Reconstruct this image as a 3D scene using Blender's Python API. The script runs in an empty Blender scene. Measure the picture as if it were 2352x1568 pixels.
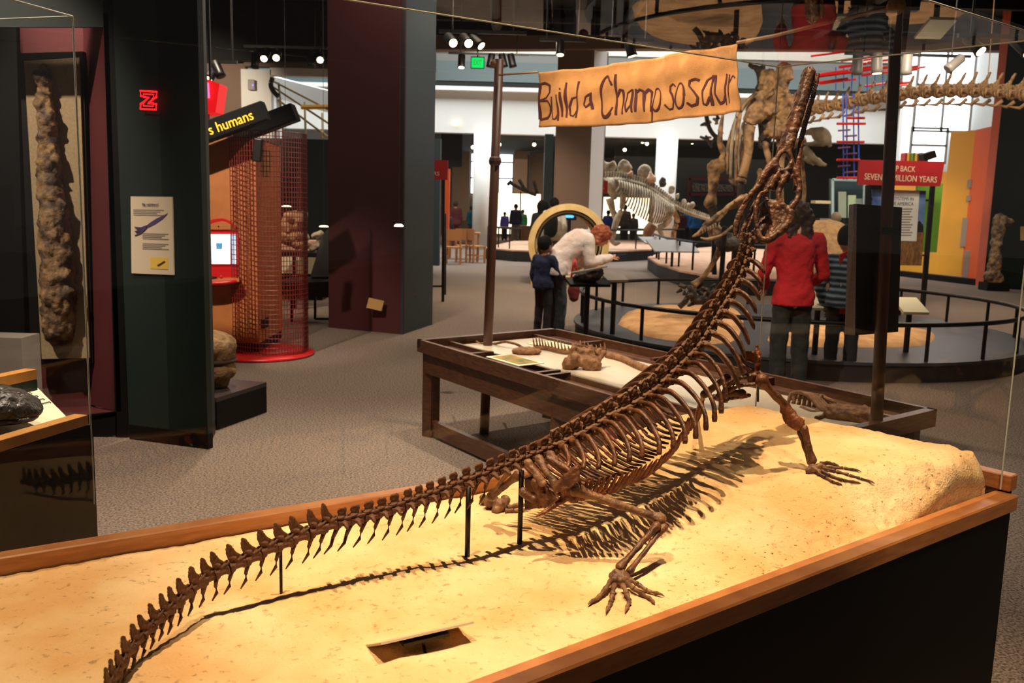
import bpy, bmesh, math, random
from mathutils import Vector as V, Matrix as M, noise as NZ
random.seed(7)
S = bpy.context.scene
COL = S.collection
# ------------------------------------------------------------------ camera, world, exposure, lamps
F = 2080.0; TILT = math.atan((784-472)/F); ROLL = math.radians(1.5); CH = 1.6
RM = M.Rotation(math.pi/2-TILT, 3, 'X') @ M.Rotation(ROLL, 3, 'Z')
EYE = V((0, 0, CH))
cd = bpy.data.cameras.new('camera'); cam = bpy.data.objects.new('camera', cd); COL.objects.link(cam)
cd.sensor_fit = 'HORIZONTAL'; cd.sensor_width = 36; cd.lens = F/2352*36; cd.clip_start = .05; cd.clip_end = 200
cd.dof.use_dof = True; cd.dof.focus_distance = 2.35; cd.dof.aperture_fstop = 8
cam.matrix_world = M.Translation(EYE) @ RM.to_4x4()
S.camera = cam
S.view_settings.view_transform = 'Standard'; S.view_settings.look = 'None'
S.view_settings.exposure = 0.0; S.view_settings.gamma = 1.0; S.view_settings.use_curve_mapping = False
try:
    S.cycles.transparent_max_bounces = 40; S.cycles.max_bounces = 8
    S.cycles.sample_clamp_indirect = 6; S.cycles.caustics_reflective = False; S.cycles.caustics_refractive = False
except Exception: pass
w = bpy.data.worlds.new('world'); S.world = w; w.use_nodes = True
bg = w.node_tree.nodes['Background']; bg.inputs[0].default_value = (1, .86, .72, 1); bg.inputs[1].default_value = .07
WARM = (1, .70, .40); WARM2 = (1, .84, .66); DAY = (.92, .97, 1)
def lamp(kind, loc, energy, color, target=None, size=.1, angle=50, blend=.6, sy=None):
    l = bpy.data.lights.new(kind.lower()+'_lamp', kind); l.energy = energy; l.color = color
    o = bpy.data.objects.new(kind.lower()+'_lamp', l); COL.objects.link(o); o.location = loc
    if kind == 'SPOT': l.spot_size = math.radians(angle); l.spot_blend = blend; l.shadow_soft_size = size
    elif kind == 'AREA':
        l.size = size
        if sy: l.shape = 'RECTANGLE'; l.size_y = sy
    else: l.shadow_soft_size = size
    if target is not None: o.rotation_euler = (V(target)-V(loc)).to_track_quat('-Z', 'Y').to_euler()
    return o
# the lamps over the specimen case (nearly straight above it)
lamp('SPOT', (.34, 2.0, 5.1), 900, WARM, (.36, 2.02, .8), .02, 32, .6)
lamp('SPOT', (1.05, 2.75, 5.1), 310, WARM, (1.0, 2.45, .9), .02, 30, .7)
lamp('SPOT', (-.70, 1.1, 5.1), 800, WARM, (-.5, 1.5, .8), .02, 40, .8)
lamp('SPOT', (.7, -1.0, 4.9), 620, WARM, (1.25, 2.3, .88), .03, 15, .8)
lamp('SPOT', (-.6, 1.6, 5.1), 90, WARM, (.85, 2.5, 1.5), .03, 20, .8)
# track lamps of the hall: (x, y, watts, target x, y, z, cone)
for (x, y, e, tx, ty, tz, cn) in ((-1.3, 3.9, 1250, -1.4, 4.2, 0, 66), (.7, 5.9, 800, .9, 5.7, .6, 56), (-2.0, 7.2, 650, -1.4, 7.2, 0, 66), (3.4, 9.0, 700, 2.7, 11.2, .2, 60), (5.6, 9.6, 600, 4.8, 11.4, .2, 60),
        (-1.2, 11.5, 500, -.6, 12.5, 0, 64), (-3.2, 4.4, 1700, -2.9, 8.9, 1.3, 30), (2.0, 15, 900, 1.2, 15.5, 0, 70), (8.5, 12.5, 700, 8.5, 14, 0, 66), (3.4, 2.6, 420, 3.2, 3.4, 0, 60),
        (.2, 9.2, 420, .45, 11.3, 1, 46), (2.2, 5.4, 300, 2.5, 8.3, 1.3, 40), (-4.3, 3.4, 1200, -3.1, 6.2, 1.5, 30), (8.2, 15, 1500, 10.0, 22, 2, 20), (3.6, 13.2, 900, 5.2, 18, 3.2, 40), (5.5, 11, 900, 7.2, 16, 3.7, 46),
        (-4.0, 11, 700, -3.8, 14, .8, 50), (-2.0, 2.2, 420, -1.75, 3.0, .9, 40), (-1.2, 3.2, 1500, .72, 5.25, 2.2, 34), (-8.4, 16, 2200, -7.8, 23, 3.4, 40), (1, 16, 800, 1.2, 19, 1, 60), (0, 21, 700, 0, 24, 0, 80), (6, 20, 500, 5.5, 22.5, .3, 80), (3.6, 11.0, 600, 4.4, 13.6, 1, 34), (5.2, 12, 420, 6.3, 15.2, 2, 46), (2.2, 8.4, 240, 2.55, 10.6, .9, 36), (11.0, 17.4, 240, 10.95, 20.3, 1.3, 18)):
    lamp('SPOT', (x, y, 5.0), e, WARM2, (tx, ty, tz), .06, cn, .8)
for x, y, e in ((-1, 11, 110), (6, 10.5, 110), (0, 17, 240), (8, 17, 160), (-6, 13, 90)): lamp('AREA', (x, y, 4.98), e, WARM2, (x, y, 0), 2.2)   # wide area lamps added as unseen soft fill under the ceiling
lamp('AREA', (2, 29.5, 11.5), 5600, DAY, (2, 29.5, 0), 30, sy=7)        # skylight over the atrium
lamp('AREA', (0, 42, 3.9), 420, WARM2, (0, 42, 0), 24, sy=8)             # rooms under the balcony
# ------------------------------------------------------------------ helpers
def ray(px, py): return RM @ V(((px-1176)/F, -(py-784)/F, -1))
def G(px, py, z=0):
    d = ray(px, py); return EYE + d*((z-CH)/d.z)
def P(px, py, y):
    d = ray(px, py); return EYE + d*(y/d.y)
def up(p, z): return V((p.x, p.y, z))
def PP(px, py, A, B):                      # point on the upright plane through plan points A, B
    d = ray(px, py); n = V((-(B[1]-A[1]), B[0]-A[0], 0))
    return EYE + d*((n.dot(V((A[0], A[1], 0)))-n.dot(EYE))/n.dot(d))
def lin(c):
    if isinstance(c, str): c = [int(c[i:i+2], 16)/255 for i in (0, 2, 4)]
    return tuple(v/12.92 if v <= .04045 else ((v+.055)/1.055)**2.4 for v in c)
def mat(name, col, rough=.6, col2=None, scale=8, bump=0, bscale=40, metal=0, emit=0, spec=.5, stretch=None, thr=(.35, .65), detail=4):
    m = bpy.data.materials.new(name); m.use_nodes = True; nt = m.node_tree; b = nt.nodes['Principled BSDF']
    c = lin(col)+(1,); b.inputs['Base Color'].default_value = c; b.inputs['Roughness'].default_value = rough; b.inputs['Metallic'].default_value = metal
    b.inputs['Specular IOR Level'].default_value = spec
    tc = nt.nodes.new('ShaderNodeTexCoord'); src = tc.outputs['Object']
    if stretch:
        mp = nt.nodes.new('ShaderNodeMapping'); mp.inputs['Scale'].default_value = stretch; nt.links.new(src, mp.inputs[0]); src = mp.outputs[0]
    if col2:
        n = nt.nodes.new('ShaderNodeTexNoise'); n.inputs['Scale'].default_value = scale; n.inputs['Detail'].default_value = detail
        r = nt.nodes.new('ShaderNodeValToRGB'); r.color_ramp.elements[0].color = c; r.color_ramp.elements[1].color = lin(col2)+(1,)
        r.color_ramp.elements[0].position, r.color_ramp.elements[1].position = thr
        nt.links.new(src, n.inputs['Vector']); nt.links.new(n.outputs[0], r.inputs[0]); nt.links.new(r.outputs[0], b.inputs['Base Color'])
    if bump:
        n = nt.nodes.new('ShaderNodeTexNoise'); n.inputs['Scale'].default_value = bscale; n.inputs['Detail'].default_value = 6
        bp = nt.nodes.new('ShaderNodeBump'); bp.inputs['Strength'].default_value = bump; bp.inputs['Distance'].default_value = .02
        nt.links.new(src, n.inputs['Vector']); nt.links.new(n.outputs[0], bp.inputs['Height']); nt.links.new(bp.outputs[0], b.inputs['Normal'])
    if emit: b.inputs['Emission Color'].default_value = c; b.inputs['Emission Strength'].default_value = emit
    return m
def glassmat(name, tint=(1, 1, 1), gain=1.0):
    m = bpy.data.materials.new(name); m.use_nodes = True; nt = m.node_tree; nt.nodes.remove(nt.nodes['Principled BSDF'])
    o = nt.nodes['Material Output']; t = nt.nodes.new('ShaderNodeBsdfTransparent'); t.inputs[0].default_value = tint+(1,)
    g = nt.nodes.new('ShaderNodeBsdfGlossy'); g.inputs['Roughness'].default_value = .0
    f = nt.nodes.new('ShaderNodeFresnel'); f.inputs[0].default_value = 1.45; x = nt.nodes.new('ShaderNodeMixShader')
    ge = nt.nodes.new('ShaderNodeNewGeometry'); iv = nt.nodes.new('ShaderNodeMath'); iv.operation = 'SUBTRACT'; iv.inputs[0].default_value = 1
    mu = nt.nodes.new('ShaderNodeMath'); mu.operation = 'MULTIPLY'
    nt.links.new(ge.outputs['Backfacing'], iv.inputs[1]); nt.links.new(f.outputs[0], mu.inputs[0]); nt.links.new(iv.outputs[0], mu.inputs[1])
    nt.links.new(mu.outputs[0], x.inputs[0]); nt.links.new(t.outputs[0], x.inputs[1]); nt.links.new(g.outputs[0], x.inputs[2]); nt.links.new(x.outputs[0], o.inputs[0])
    return m
def W(o):
    return (W(o.parent) @ o.matrix_parent_inverse @ o.matrix_basis) if o.parent else o.matrix_basis.copy()
def tag(o, label=None, cat=None, group=None, kind=None):
    if label: o['label'] = label
    if cat: o['category'] = cat
    if group: o['group'] = group
    if kind: o['kind'] = kind
    return o
def thing(name, loc, label, cat, group=None):
    o = bpy.data.objects.new(name, None); COL.objects.link(o); o.location = loc; o.empty_display_size = .1
    return tag(o, label, cat, group)
def put(name, me, m, parent=None, mw=None):
    o = bpy.data.objects.new(name, me); COL.objects.link(o)
    if m is not None and len(me.materials) == 0: me.materials.append(m)
    if parent: o.parent = parent; o.matrix_parent_inverse = W(parent).inverted()
    if mw is not None: o.matrix_basis = mw
    return o
def mesh(bm, smooth=False, recalc=True):
    if recalc: bmesh.ops.recalc_face_normals(bm, faces=bm.faces)
    if smooth:
        for f in bm.faces: f.smooth = True
    me = bpy.data.meshes.new('mesh'); bm.to_mesh(me); bm.free(); return me
def obj(name, bm, m, parent=None, smooth=False, **k):
    return tag(put(name, mesh(bm, smooth), m, parent), **k)
def B(): return bmesh.new()
def box(bm, c, s, R=None, bev=0):
    r = bmesh.ops.create_cube(bm, size=1); X = M.Diagonal((s[0], s[1], s[2], 1))
    X = M.Translation(V(c)) @ (R.to_4x4() if R is not None else M.Identity(4)) @ X
    bmesh.ops.transform(bm, matrix=X, verts=r['verts'])
    if bev:
        es = list({e for v in r['verts'] for e in v.link_edges}); bmesh.ops.bevel(bm, geom=es, offset=bev, segments=2, affect='EDGES', profile=.6)
    return bm
def bar(bm, a, b, w, h, up=(0, 0, 1), bev=0):             # rectangular bar from a to b
    a, b = V(a), V(b); t = (b-a); L = t.length; t.normalize(); u = V(up)
    if abs(t.dot(u)) > .98: u = V((0, 1, 0))
    s = t.cross(u).normalized(); u = s.cross(t)
    return box(bm, (a+b)/2, (L, w, h), M((t, s, u)).transposed(), bev)
def tube(bm, pts, r, n=8, flat=1.0, up=(0, 0, 1), closed=False):
    pts = [V(p) for p in pts]; N = len(pts); rr = r if isinstance(r, (list, tuple)) else [r]*N; rings = []
    for i, p in enumerate(pts):
        if closed: t = pts[(i+1) % N]-pts[i-1]
        else: t = pts[min(i+1, N-1)]-pts[max(i-1, 0)]
        if t.length < 1e-9: t = V((0, 0, 1))
        t.normalize(); u = V(up)
        if abs(t.dot(u)) > .97: u = V((1, 0, 0)) if abs(t.x) < .9 else V((0, 1, 0))
        s = t.cross(u).normalized(); u = s.cross(t)
        rings.append([bm.verts.new(p+(s*math.cos(a)+u*math.sin(a)*flat)*rr[i]) for a in [2*math.pi*k/n for k in range(n)]])
    for i in range(N if closed else N-1):
        A, C = rings[i], rings[(i+1) % N]
        for k in range(n): bm.faces.new((A[k], A[(k+1) % n], C[(k+1) % n], C[k]))
    if not closed: bm.faces.new(rings[0][::-1]); bm.faces.new(rings[-1])
    return bm
def curve(pts, n=12):                                          # smooth polyline through points (Catmull-Rom)
    pts = [V(p) for p in pts]; out = []; q = [pts[0]*2-pts[1]]+pts+[pts[-1]*2-pts[-2]]
    for i in range(len(pts)-1):
        a, b, c, d = q[i:i+4]
        for k in range(n):
            t = k/n; out.append(.5*((2*b)+(c-a)*t+(2*a-5*b+4*c-d)*t*t+(3*b-a-3*c+d)*t**3))
    return out+[pts[-1]]
def interp(v, n):
    out = []
    for i in range(len(v)-1): out += [v[i]+(v[i+1]-v[i])*k/n for k in range(n)]
    return out+[v[-1]]
def prism(bm, poly, ex, ey, o, th):                            # polygon (u, v) in the plane o + u ex + v ey, thickness th behind
    ex, ey, o = V(ex), V(ey), V(o); n = ex.cross(ey).normalized()*th
    a = [bm.verts.new(o+ex*u+ey*v) for u, v in poly]; b = [bm.verts.new(x.co-n) for x in a]; N = len(a)
    bm.faces.new(a); bm.faces.new(b[::-1])
    for i in range(N): bm.faces.new((a[i], b[i], b[(i+1) % N], a[(i+1) % N]))
    return bm
def solid(bm, pts, off):                                       # closed 3-D outline pushed back by vector off
    off = V(off); a = [bm.verts.new(V(p)) for p in pts]; b = [bm.verts.new(x.co+off) for x in a]; N = len(a)
    bm.faces.new(a); bm.faces.new(b[::-1])
    for i in range(N): bm.faces.new((a[i], b[i], b[(i+1) % N], a[(i+1) % N]))
    return bm
def lathe(bm, prof, c, n=24, axis=None):
    c = V(c); rings = []
    for r, z in prof:
        rings.append([bm.verts.new(c+V((r*math.cos(2*math.pi*k/n), r*math.sin(2*math.pi*k/n), z))) for k in range(n)])
    for A, C in zip(rings, rings[1:]):
        for k in range(n): bm.faces.new((A[k], A[(k+1) % n], C[(k+1) % n], C[k]))
    bm.faces.new(rings[0][::-1]); bm.faces.new(rings[-1]); return bm
def ball(bm, c, r, sub=2, R=None):
    x = bmesh.ops.create_icosphere(bm, subdivisions=sub, radius=1); s = r if isinstance(r, (tuple, list)) else (r, r, r)
    bmesh.ops.transform(bm, matrix=M.Translation(V(c)) @ (R.to_4x4() if R is not None else M.Identity(4)) @ M.Diagonal((s[0], s[1], s[2], 1)), verts=x['verts']); return bm
def cap(bm, a, b, ra, rb, n=10):                               # tapered limb with round ends
    a, b = V(a), V(b); t = (b-a); L = t.length
    if L < 1e-6: return ball(bm, a, ra)
    t.normalize(); pts = []; rr = []
    for k in range(4): f = math.pi/2*(k/4); pts.append(a-t*ra*math.cos(f)*.99); rr.append(max(ra*math.sin(f), ra*.08))
    pts.append(a); rr.append(ra); pts.append(b); rr.append(rb)
    for k in range(1, 5): f = math.pi/2*(k/4); pts.append(b+t*rb*math.sin(f)*.99); rr.append(max(rb*math.cos(f), rb*.08))
    return tube(bm, pts, rr, n)
WS = bpy.data.scenes.new('work'); WL = WS.view_layers[0]
def remesh(bm, vox, smooth=4, fac=.5, nz=0, nscale=30):        # fuse overlapping solids into one continuous skin
    me = mesh(bm); o = bpy.data.objects.new('tmp', me); WS.collection.objects.link(o)
    r = o.modifiers.new('r', 'REMESH'); r.mode = 'VOXEL'; r.voxel_size = vox
    if smooth: s = o.modifiers.new('s', 'SMOOTH'); s.iterations = smooth; s.factor = fac
    WL.update(); dg = WL.depsgraph; out = bpy.data.meshes.new_from_object(o.evaluated_get(dg))
    bpy.data.objects.remove(o); bpy.data.meshes.remove(me)
    if nz:
        for v in out.vertices: v.co += v.normal*(NZ.noise(v.co*nscale)*nz + NZ.noise(v.co*nscale*2.7)*nz*.5)
    out.polygons.foreach_set('use_smooth', [True]*len(out.polygons)); return out
def join_bm(me, bm):                                           # add loose bm geometry to an existing mesh
    b2 = bmesh.new(); b2.from_mesh(me); t = mesh(bm, True); b2.from_mesh(t); b2.to_mesh(me); b2.free(); bpy.data.meshes.remove(t)
    me.polygons.foreach_set('use_smooth', [True]*len(me.polygons)); return me
def textmesh(s, ext=.0):
    c = bpy.data.curves.new('t', 'FONT'); c.body = s; c.extrude = ext; c.resolution_u = 3; o = bpy.data.objects.new('t', c); WS.collection.objects.link(o)
    WL.update(); me = bpy.data.meshes.new_from_object(o.evaluated_get(WL.depsgraph)); bpy.data.objects.remove(o); me.materials.clear(); return me
def text(name, s, m, o, ex, ey, wdt, hgt, parent, ext=.002, lift=.003):   # lettering filling the rectangle o + wdt*ex, hgt*ey
    me = textmesh(s, .01); xs = [v.co.x for v in me.vertices]; ys = [v.co.y for v in me.vertices]
    x0, x1, y0, y1 = min(xs), max(xs), min(ys), max(ys); ex, ey, o = V(ex).normalized(), V(ey).normalized(), V(o); n = ex.cross(ey)
    for v in me.vertices: v.co = o+ex*((v.co.x-x0)/(x1-x0)*wdt)+ey*((v.co.y-y0)/(y1-y0)*hgt)+n*(lift+v.co.z/.01*ext)
    return put(name, me, m, parent)
def dup(root, mw, label=None, group=None):
    def cp(o, par):
        c = o.copy(); COL.objects.link(c)
        if par: c.parent = par
        for ch in o.children: cp(ch, c)
        return c
    c = cp(root, None); c.matrix_basis = mw @ root.matrix_basis if mw is not None else root.matrix_basis
    if label: c['label'] = label
    if group: c['group'] = group
    return c
def sstep(a, b, x): t = min(1, max(0, (x-a)/(b-a))); return t*t*(3-2*t)
# ------------------------------------------------------------------ materials
def carpetmat():
    m = mat('carpet', '8f7f72', .95, '4c4139', 85, .2, 260, thr=(.38, .64), spec=.1); return m
def sandmat():
    m = mat('sand', 'ecd0a4', .95, 'deb27c', 5, 0, spec=.1); nt = m.node_tree; b = nt.nodes['Principled BSDF']
    tc = [n for n in nt.nodes if n.type == 'TEX_COORD'][0]
    ramp = [n for n in nt.nodes if n.type == 'VALTORGB'][0]
    n = nt.nodes.new('ShaderNodeTexNoise'); n.inputs['Scale'].default_value = 60; n.inputs['Detail'].default_value = 7; n.inputs['Roughness'].default_value = .62
    r = nt.nodes.new('ShaderNodeValToRGB'); r.color_ramp.elements[0].position = .30; r.color_ramp.elements[0].color = (.42, .36, .3, 1); r.color_ramp.elements[1].position = .40; r.color_ramp.elements[1].color = (1, 1, 1, 1)
    mx = nt.nodes.new('ShaderNodeMix'); mx.data_type = 'RGBA'; mx.blend_type = 'MULTIPLY'; mx.inputs[0].default_value = .6
    n2 = nt.nodes.new('ShaderNodeTexNoise'); n2.inputs['Scale'].default_value = 170; n2.inputs['Detail'].default_value = 5
    bp = nt.nodes.new('ShaderNodeBump'); bp.inputs['Strength'].default_value = .6; bp.inputs['Distance'].default_value = .006
    ad = nt.nodes.new('ShaderNodeMath'); ad.operation = 'ADD'
    L = nt.links.new
    L(tc.outputs['Object'], n.inputs['Vector']); L(tc.outputs['Object'], n2.inputs['Vector']); L(n.outputs[0], r.inputs[0]); L(ramp.outputs[0], mx.inputs[6]); L(r.outputs[0], mx.inputs[7])
    L(mx.outputs[2], b.inputs['Base Color']); L(r.outputs[0], ad.inputs[0]); L(n2.outputs[0], ad.inputs[1]); L(ad.outputs[0], bp.inputs['Height']); L(bp.outputs[0], b.inputs['Normal'])
    return m
K = dict(
 carpet=carpetmat(), sand=sandmat(),
 rail=mat('honey_wood', 'b97c49', .38, 'a5683a', 14, 0, stretch=(1, 1, 8)), rail2=mat('pale_wood', 'c98f4c', .4, 'b57a3c', 12),
 black=mat('black_laminate', '060606', .5, spec=.2), blackm=mat('black_metal', '14110f', .4, metal=.3), dark=mat('dark_ceiling', '120f0d', .9),
 bone=mat('brown_bone', '744a30', .45, '3a2014', 34, .3, 85, thr=(.32, .68)), bone2=mat('pale_brown_bone', '8d6a4c', .5, '54372a', 34, .3, 85),
 bonered=mat('russet_bone', '824a2c', .45, '522614', 44, .28, 100),
 tooth=mat('tooth', '6e5238', .4), tan=mat('tan_cast', 'b58c5c', .6, '4a321e', 6, .6, 14, thr=(.40, .68)), tan2=mat('pale_cast', 'b5a386', .7, '75664e', 5, .5, 14, thr=(.4, .7)),
 darkcast=mat('dark_cast', '463a2c', .7, '211c18', 20, .4, 40), caston=mat('clay_cast', '94673c', .7, '6e4626', 30, .4, 80),
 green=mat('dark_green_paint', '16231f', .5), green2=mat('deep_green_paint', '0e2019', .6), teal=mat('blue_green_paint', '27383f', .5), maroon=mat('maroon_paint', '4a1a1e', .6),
 taupe=mat('taupe_paint', '7a6251', .8), white=mat('white_paint', 'e4e2da', .7), cream=mat('cream_board', 'e6d9b2', .7), linen=mat('linen_board', 'a08a68', .8, '927c5c', 60),
 red=mat('red_panel', 'b01c20', .45), redwall=mat('red_lining', '4c0d12', .7), kiosk=mat('orange_ply', 'c0763c', .55, 'b06a34', 6), redgloss=mat('red_gloss', 'c41a1c', .3),
 redwire=mat('red_wire', '7a1f1a', .4), wood=mat('brown_wood', '5f3a22', .45, '44281a', 16, 0, stretch=(1, 1, 6)), darkwood=mat('dark_stained_wood', '24170f', .5, '180f0a', 10),
 tabletop=mat('white_laminate', 'd9c9ae', .22), pole=mat('brown_pole', '54301f', .5), canvas=mat('canvas', 'c98e50', .9, 'bb8046', 14, .3, 240), ink=mat('brown_ink', '4a1712', .8), rope=mat('rope', 'a8825a', .9),
 orange=mat('orange_paint', 'dc5518', .6), yellow=mat('yellow_paint', 'e0a02c', .6), lime=mat('green_paint', '5f8f1e', .6), coral=mat('coral_paint', 'c4583a', .6), blue=mat('blue_paint', '2f55c8', .5),
 grey=mat('grey_box', '9c9288', .6), wallgrey=mat('slate_wall', '2e3332', .8), plat=mat('grey_platform', '36383d', .45, '2c2e34', 4), platside=mat('platform_side', '1c1815', .6),
 mound=mat('sand_mound', 'c79866', .95, 'a87a4c', 6, .4, 60), palesand=mat('pink_sand', 'c9a184', .95, 'b48c70', 5), boulder=mat('boulder', 'b08c60', .95, '95724a', 14, .5, 60),
 rock=mat('fossil_rock', 'b89466', .9, '7d5a3a', 9, .8, 40), plinth=mat('plinth_top', '3c3434', .35), fossil=mat('fossil', '8a6a44', .7, '3c2a1a', 11, 1.0, 22, thr=(.42, .62)), shell=mat('turtle_shell', '4a433c', .25, '2a2522', 14, .6, 40),
 paper=mat('label_paper', 'c9b69c', .8), purple=mat('purple_print', '4a3560', .8), yprint=mat('yellow_print', 'd8b04a', .8), greyink=mat('grey_print', '8a8078', .8), navyink=mat('navy_print', '3a3f5c', .8),
 cardtan=mat('tan_card', 'a9824a', .8), photo=mat('photo_print', 'b58a3c', .7, '4a5a34', 9), skyprint=mat('sky_print', '274a8c', .7, '6f8fc0', 3), grassprint=mat('grass_print', '9a6a32', .8, '5f3f20', 14, stretch=(6, 6, 1)),
 ring=mat('yellow_ring', 'dcc088', .5, 'cda868', 5), darkwall=mat('dark_wall', '0a1410', .9, spec=.1), ringw=mat('cream_lining', 'd8c79a', .6), chair=mat('chair_wood', 'a8703c', .5),
 glass=glassmat('case_glass'), pane=glassmat('balcony_glass', (.85, .95, .97)),
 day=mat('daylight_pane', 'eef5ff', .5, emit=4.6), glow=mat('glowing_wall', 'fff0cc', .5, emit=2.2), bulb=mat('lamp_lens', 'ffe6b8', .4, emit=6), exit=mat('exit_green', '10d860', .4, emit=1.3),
 neon=mat('red_neon_reflection', 'ff1a20', .4, emit=2.2), led=mat('amber_led', 'ffb020', .4, emit=2.0), screen=mat('lit_screen', 'eef4f4', .4, emit=1.1), screenb=mat('blue_screen', '4a86b0', .4, emit=.8), redlight=mat('red_lightbox', 'e01218', .4, emit=1.0), pinklight=mat('pink_tube', 'ff70b0', .4, emit=1.5),
 cyan=mat('cyan_screen', '58b8e8', .4, emit=1.0), chrome=mat('steel', '8a8682', .25, metal=1), silver=mat('grey_lamp', '8e8880', .4),
 white_edge=mat('glass_edge', 'c4ccc6', .2, emit=0),
)
# ------------------------------------------------------------------ setting: floor, ceiling, walls
def st(name, bm, m): return obj(name, bm, m, kind='structure')
st('floor', box(B(), (0, 26, -.05), (80, 70, .1)), K['carpet'])
st('ceiling', box(B(), (0, 10.5, 6.45), (44, 28, .3)), K['dark'])
for i, y in enumerate((3.2, 6.2, 9.5, 13, 16.5, 20, 22.6)):
    bm = B(); box(bm, (0, y, 6.1), (40, .16, .3)); st('trim_%d' % (i+1), bm, K['dark'])
for i, x in enumerate((-8, -3.3, -.6, 2.6, 7.5)):
    bm = B(); tube(bm, [(x, -2, 6.1), (x, 24, 6.1)], .13, 10); st('trim_%d' % (i+8), bm, mat('duct', '2a2521', .6))
bm = B(); bar(bm, (-16, 24.3, 5.28), (2.7, 24.3, 5.82), .4, .34); bar(bm, (2.6, 24.3, 5.82), (17, 24.3, 6.12), .4, .34); st('trim_13', bm, K['taupe']); st('wall_soffit', box(B(), (0, 24.7, 6.2), (44, .2, .5)), K['dark'])                 # beam at the hall's edge
# far room under the balcony
st('wall_far', box(B(), (0, 50.2, 3), (70, .3, 8)), K['taupe'])
st('wall_slate', box(B(), (14.6, 41, 2.6), (20.5, .3, 5.2)), K['wallgrey'])
st('wall_dark', box(B(), (2.6, 46, 2.6), (1.6, .3, 5.2)), K['dark'])
st('ceiling_far', box(B(), (0, 42.75, 4.45), (70, 18, .3)), K['dark'])
b_ = thing('balcony', (2, 33.4, 4.1), 'white balcony front running across the bright hall', 'balcony')
obj('band', box(B(), (4, 33.4, 4.85), (48, .5, 1.45)), K['white'], b_); obj('coping', box(B(), (4, 33.2, 5.64), (48, .7, .14)), K['white'], b_)
obj('glass_guard', box(B(), (4, 33.1, 6.15), (48, .03, .9)), K['pane'], b_)
st('wall_upper', box(B(), (4, 40, 9.3), (66, .3, 5)), mat('upper_wall', 'a9a49c', .8))
st('trim_14', box(B(), (4, 34.5, 7.6), (60, .4, 1.0)), mat('upper_fascia', 'cfc6b4', .8))
st('wall_atrium_left', box(B(), (-21, 29, 5), (.3, 10, 10)), K['white'])
# left end wall of the hall: taupe strip, white framed opening, dark green half wall
def wl(px0, px1, py0, py1, y, m, th=.25, name='wall_left'):
    a, b = P(px0, py1, y), P(px1, py0, y); return st(name, box(B(), ((a.x+b.x)/2, y+th/2, (a.z+b.z)/2), (abs(b.x-a.x), th, abs(b.z-a.z))), m)
wl(380, 562, 95, 520, 23, K['taupe'], name='wall_left_taupe')
wl(556, 622, 160, 330, 22.9, K['white'], name='wall_left_white'); wl(620, 1000, 150, 173, 22.9, K['white'], name='wall_left_lintel')
wl(560, 1000, 120, 152, 22.8, K['taupe'], name='wall_left_beam')
wl(440, 775, 321, 560, 22.7, K['green2'], name='wall_left_green')
wl(300, 1000, -10, 132, 22.55, K['dark'], name='wall_left_soffit')
# white flights seen through the opening
hr = thing('staircase', up(P(700, 280, 26), 0), 'white sloping staircase with thin brass handrails seen through the opening left of the maroon column', 'stair')
obj('flight', bar(B(), P(615, 195, 30), P(820, 250, 27), .3, .62), K['white'], hr)
for px, py, y in ((640, 200, 29.6), (770, 238, 27.7)): q = P(px, py, y); obj('support_post', tube(B(), [q, up(q, 0)], .08, 8), K['white'], hr)
st('wall_atrium_back', box(B(), (-9.4, 36, 5), (10, .3, 9)), mat('atrium_wall', 'c6d2d6', .8))
for a, b in (((625, 185), (800, 275)), ((628, 200), (780, 300)), ((640, 230), (760, 320)), ((640, 190), (650, 300)), ((700, 235), (702, 310)), ((740, 260), (742, 318))):
    obj('handrail', tube(B(), [P(*a, 25.6), P(*b, 25.0)], .03, 6), bpy.data.materials.get('brass') or mat('brass', '8a7340', .4), hr)
obj('handrail', tube(B(), [P(692, 246, 25.2), P(760, 245, 25.2)], .07, 6), K['yellow'], hr)
hs = thing('cable_hose', P(628, 210, 23.5), 'black hose looping down the white wall edge', 'hose')
obj('hose', tube(B(), curve([P(626, 178, 22.8), P(622, 195, 22.8), P(628, 210, 22.8), P(640, 222, 22.8)]), .06, 8), K['blackm'], hs)
wb = thing('window_light', P(668, 178, 34), 'pair of bright high windows beyond the stair', 'window')
for px in (661, 686): a = P(px, 177, 39.8); obj('pane', box(B(), a, (.48, .06, .36)), K['day'], wb)
al = thing('wall_sensor', P(578, 195, 22.8), 'small grey wall box with a violet light', 'sensor')
obj('body', box(B(), P(578, 195, 22.83), (.17, .1, .25), bev=.02), K['grey'], al); obj('light', ball(B(), P(581, 196, 22.75), .025, 1), mat('violet_light', '8a70ff', .4, emit=2), al)
# columns
def prismcol(name, pts, z1, mats, label):
    t = thing(name, (pts[0].x, pts[0].y, 0), label, 'column'); c = sum(pts, V())/len(pts)
    for i in range(len(pts)):
        a, b = pts[i], pts[(i+1) % len(pts)]; n = V((b.y-a.y, -(b.x-a.x), 0)).normalized()
        if n.dot(a-c) < 0: n = -n
        bm = B(); solid(bm, [a, b, b+V((0, 0, z1)), a+V((0, 0, z1))], -n*.03); obj('face', bm, K[mats[i]], t)
    return t
g = [G(755, 752), G(925, 768), G(993, 745)]; g.append(g[0]+g[2]-g[1])
ct = prismcol('column', g, 6.3, ['maroon', 'teal', 'maroon', 'teal'], 'square column painted maroon in front and blue-green at its right side')
p0 = P(953, 670, 10.95+.52); obj('switch', box(B(), p0-V((.0, .06, 0)), (.03, .04, .12), M.Rotation(.97, 3, 'Z')), K['chrome'], ct)
cdw = thing('wall_card', P(862, 699, 10.9), 'small tan card on the foot of the maroon column', 'card')
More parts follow.
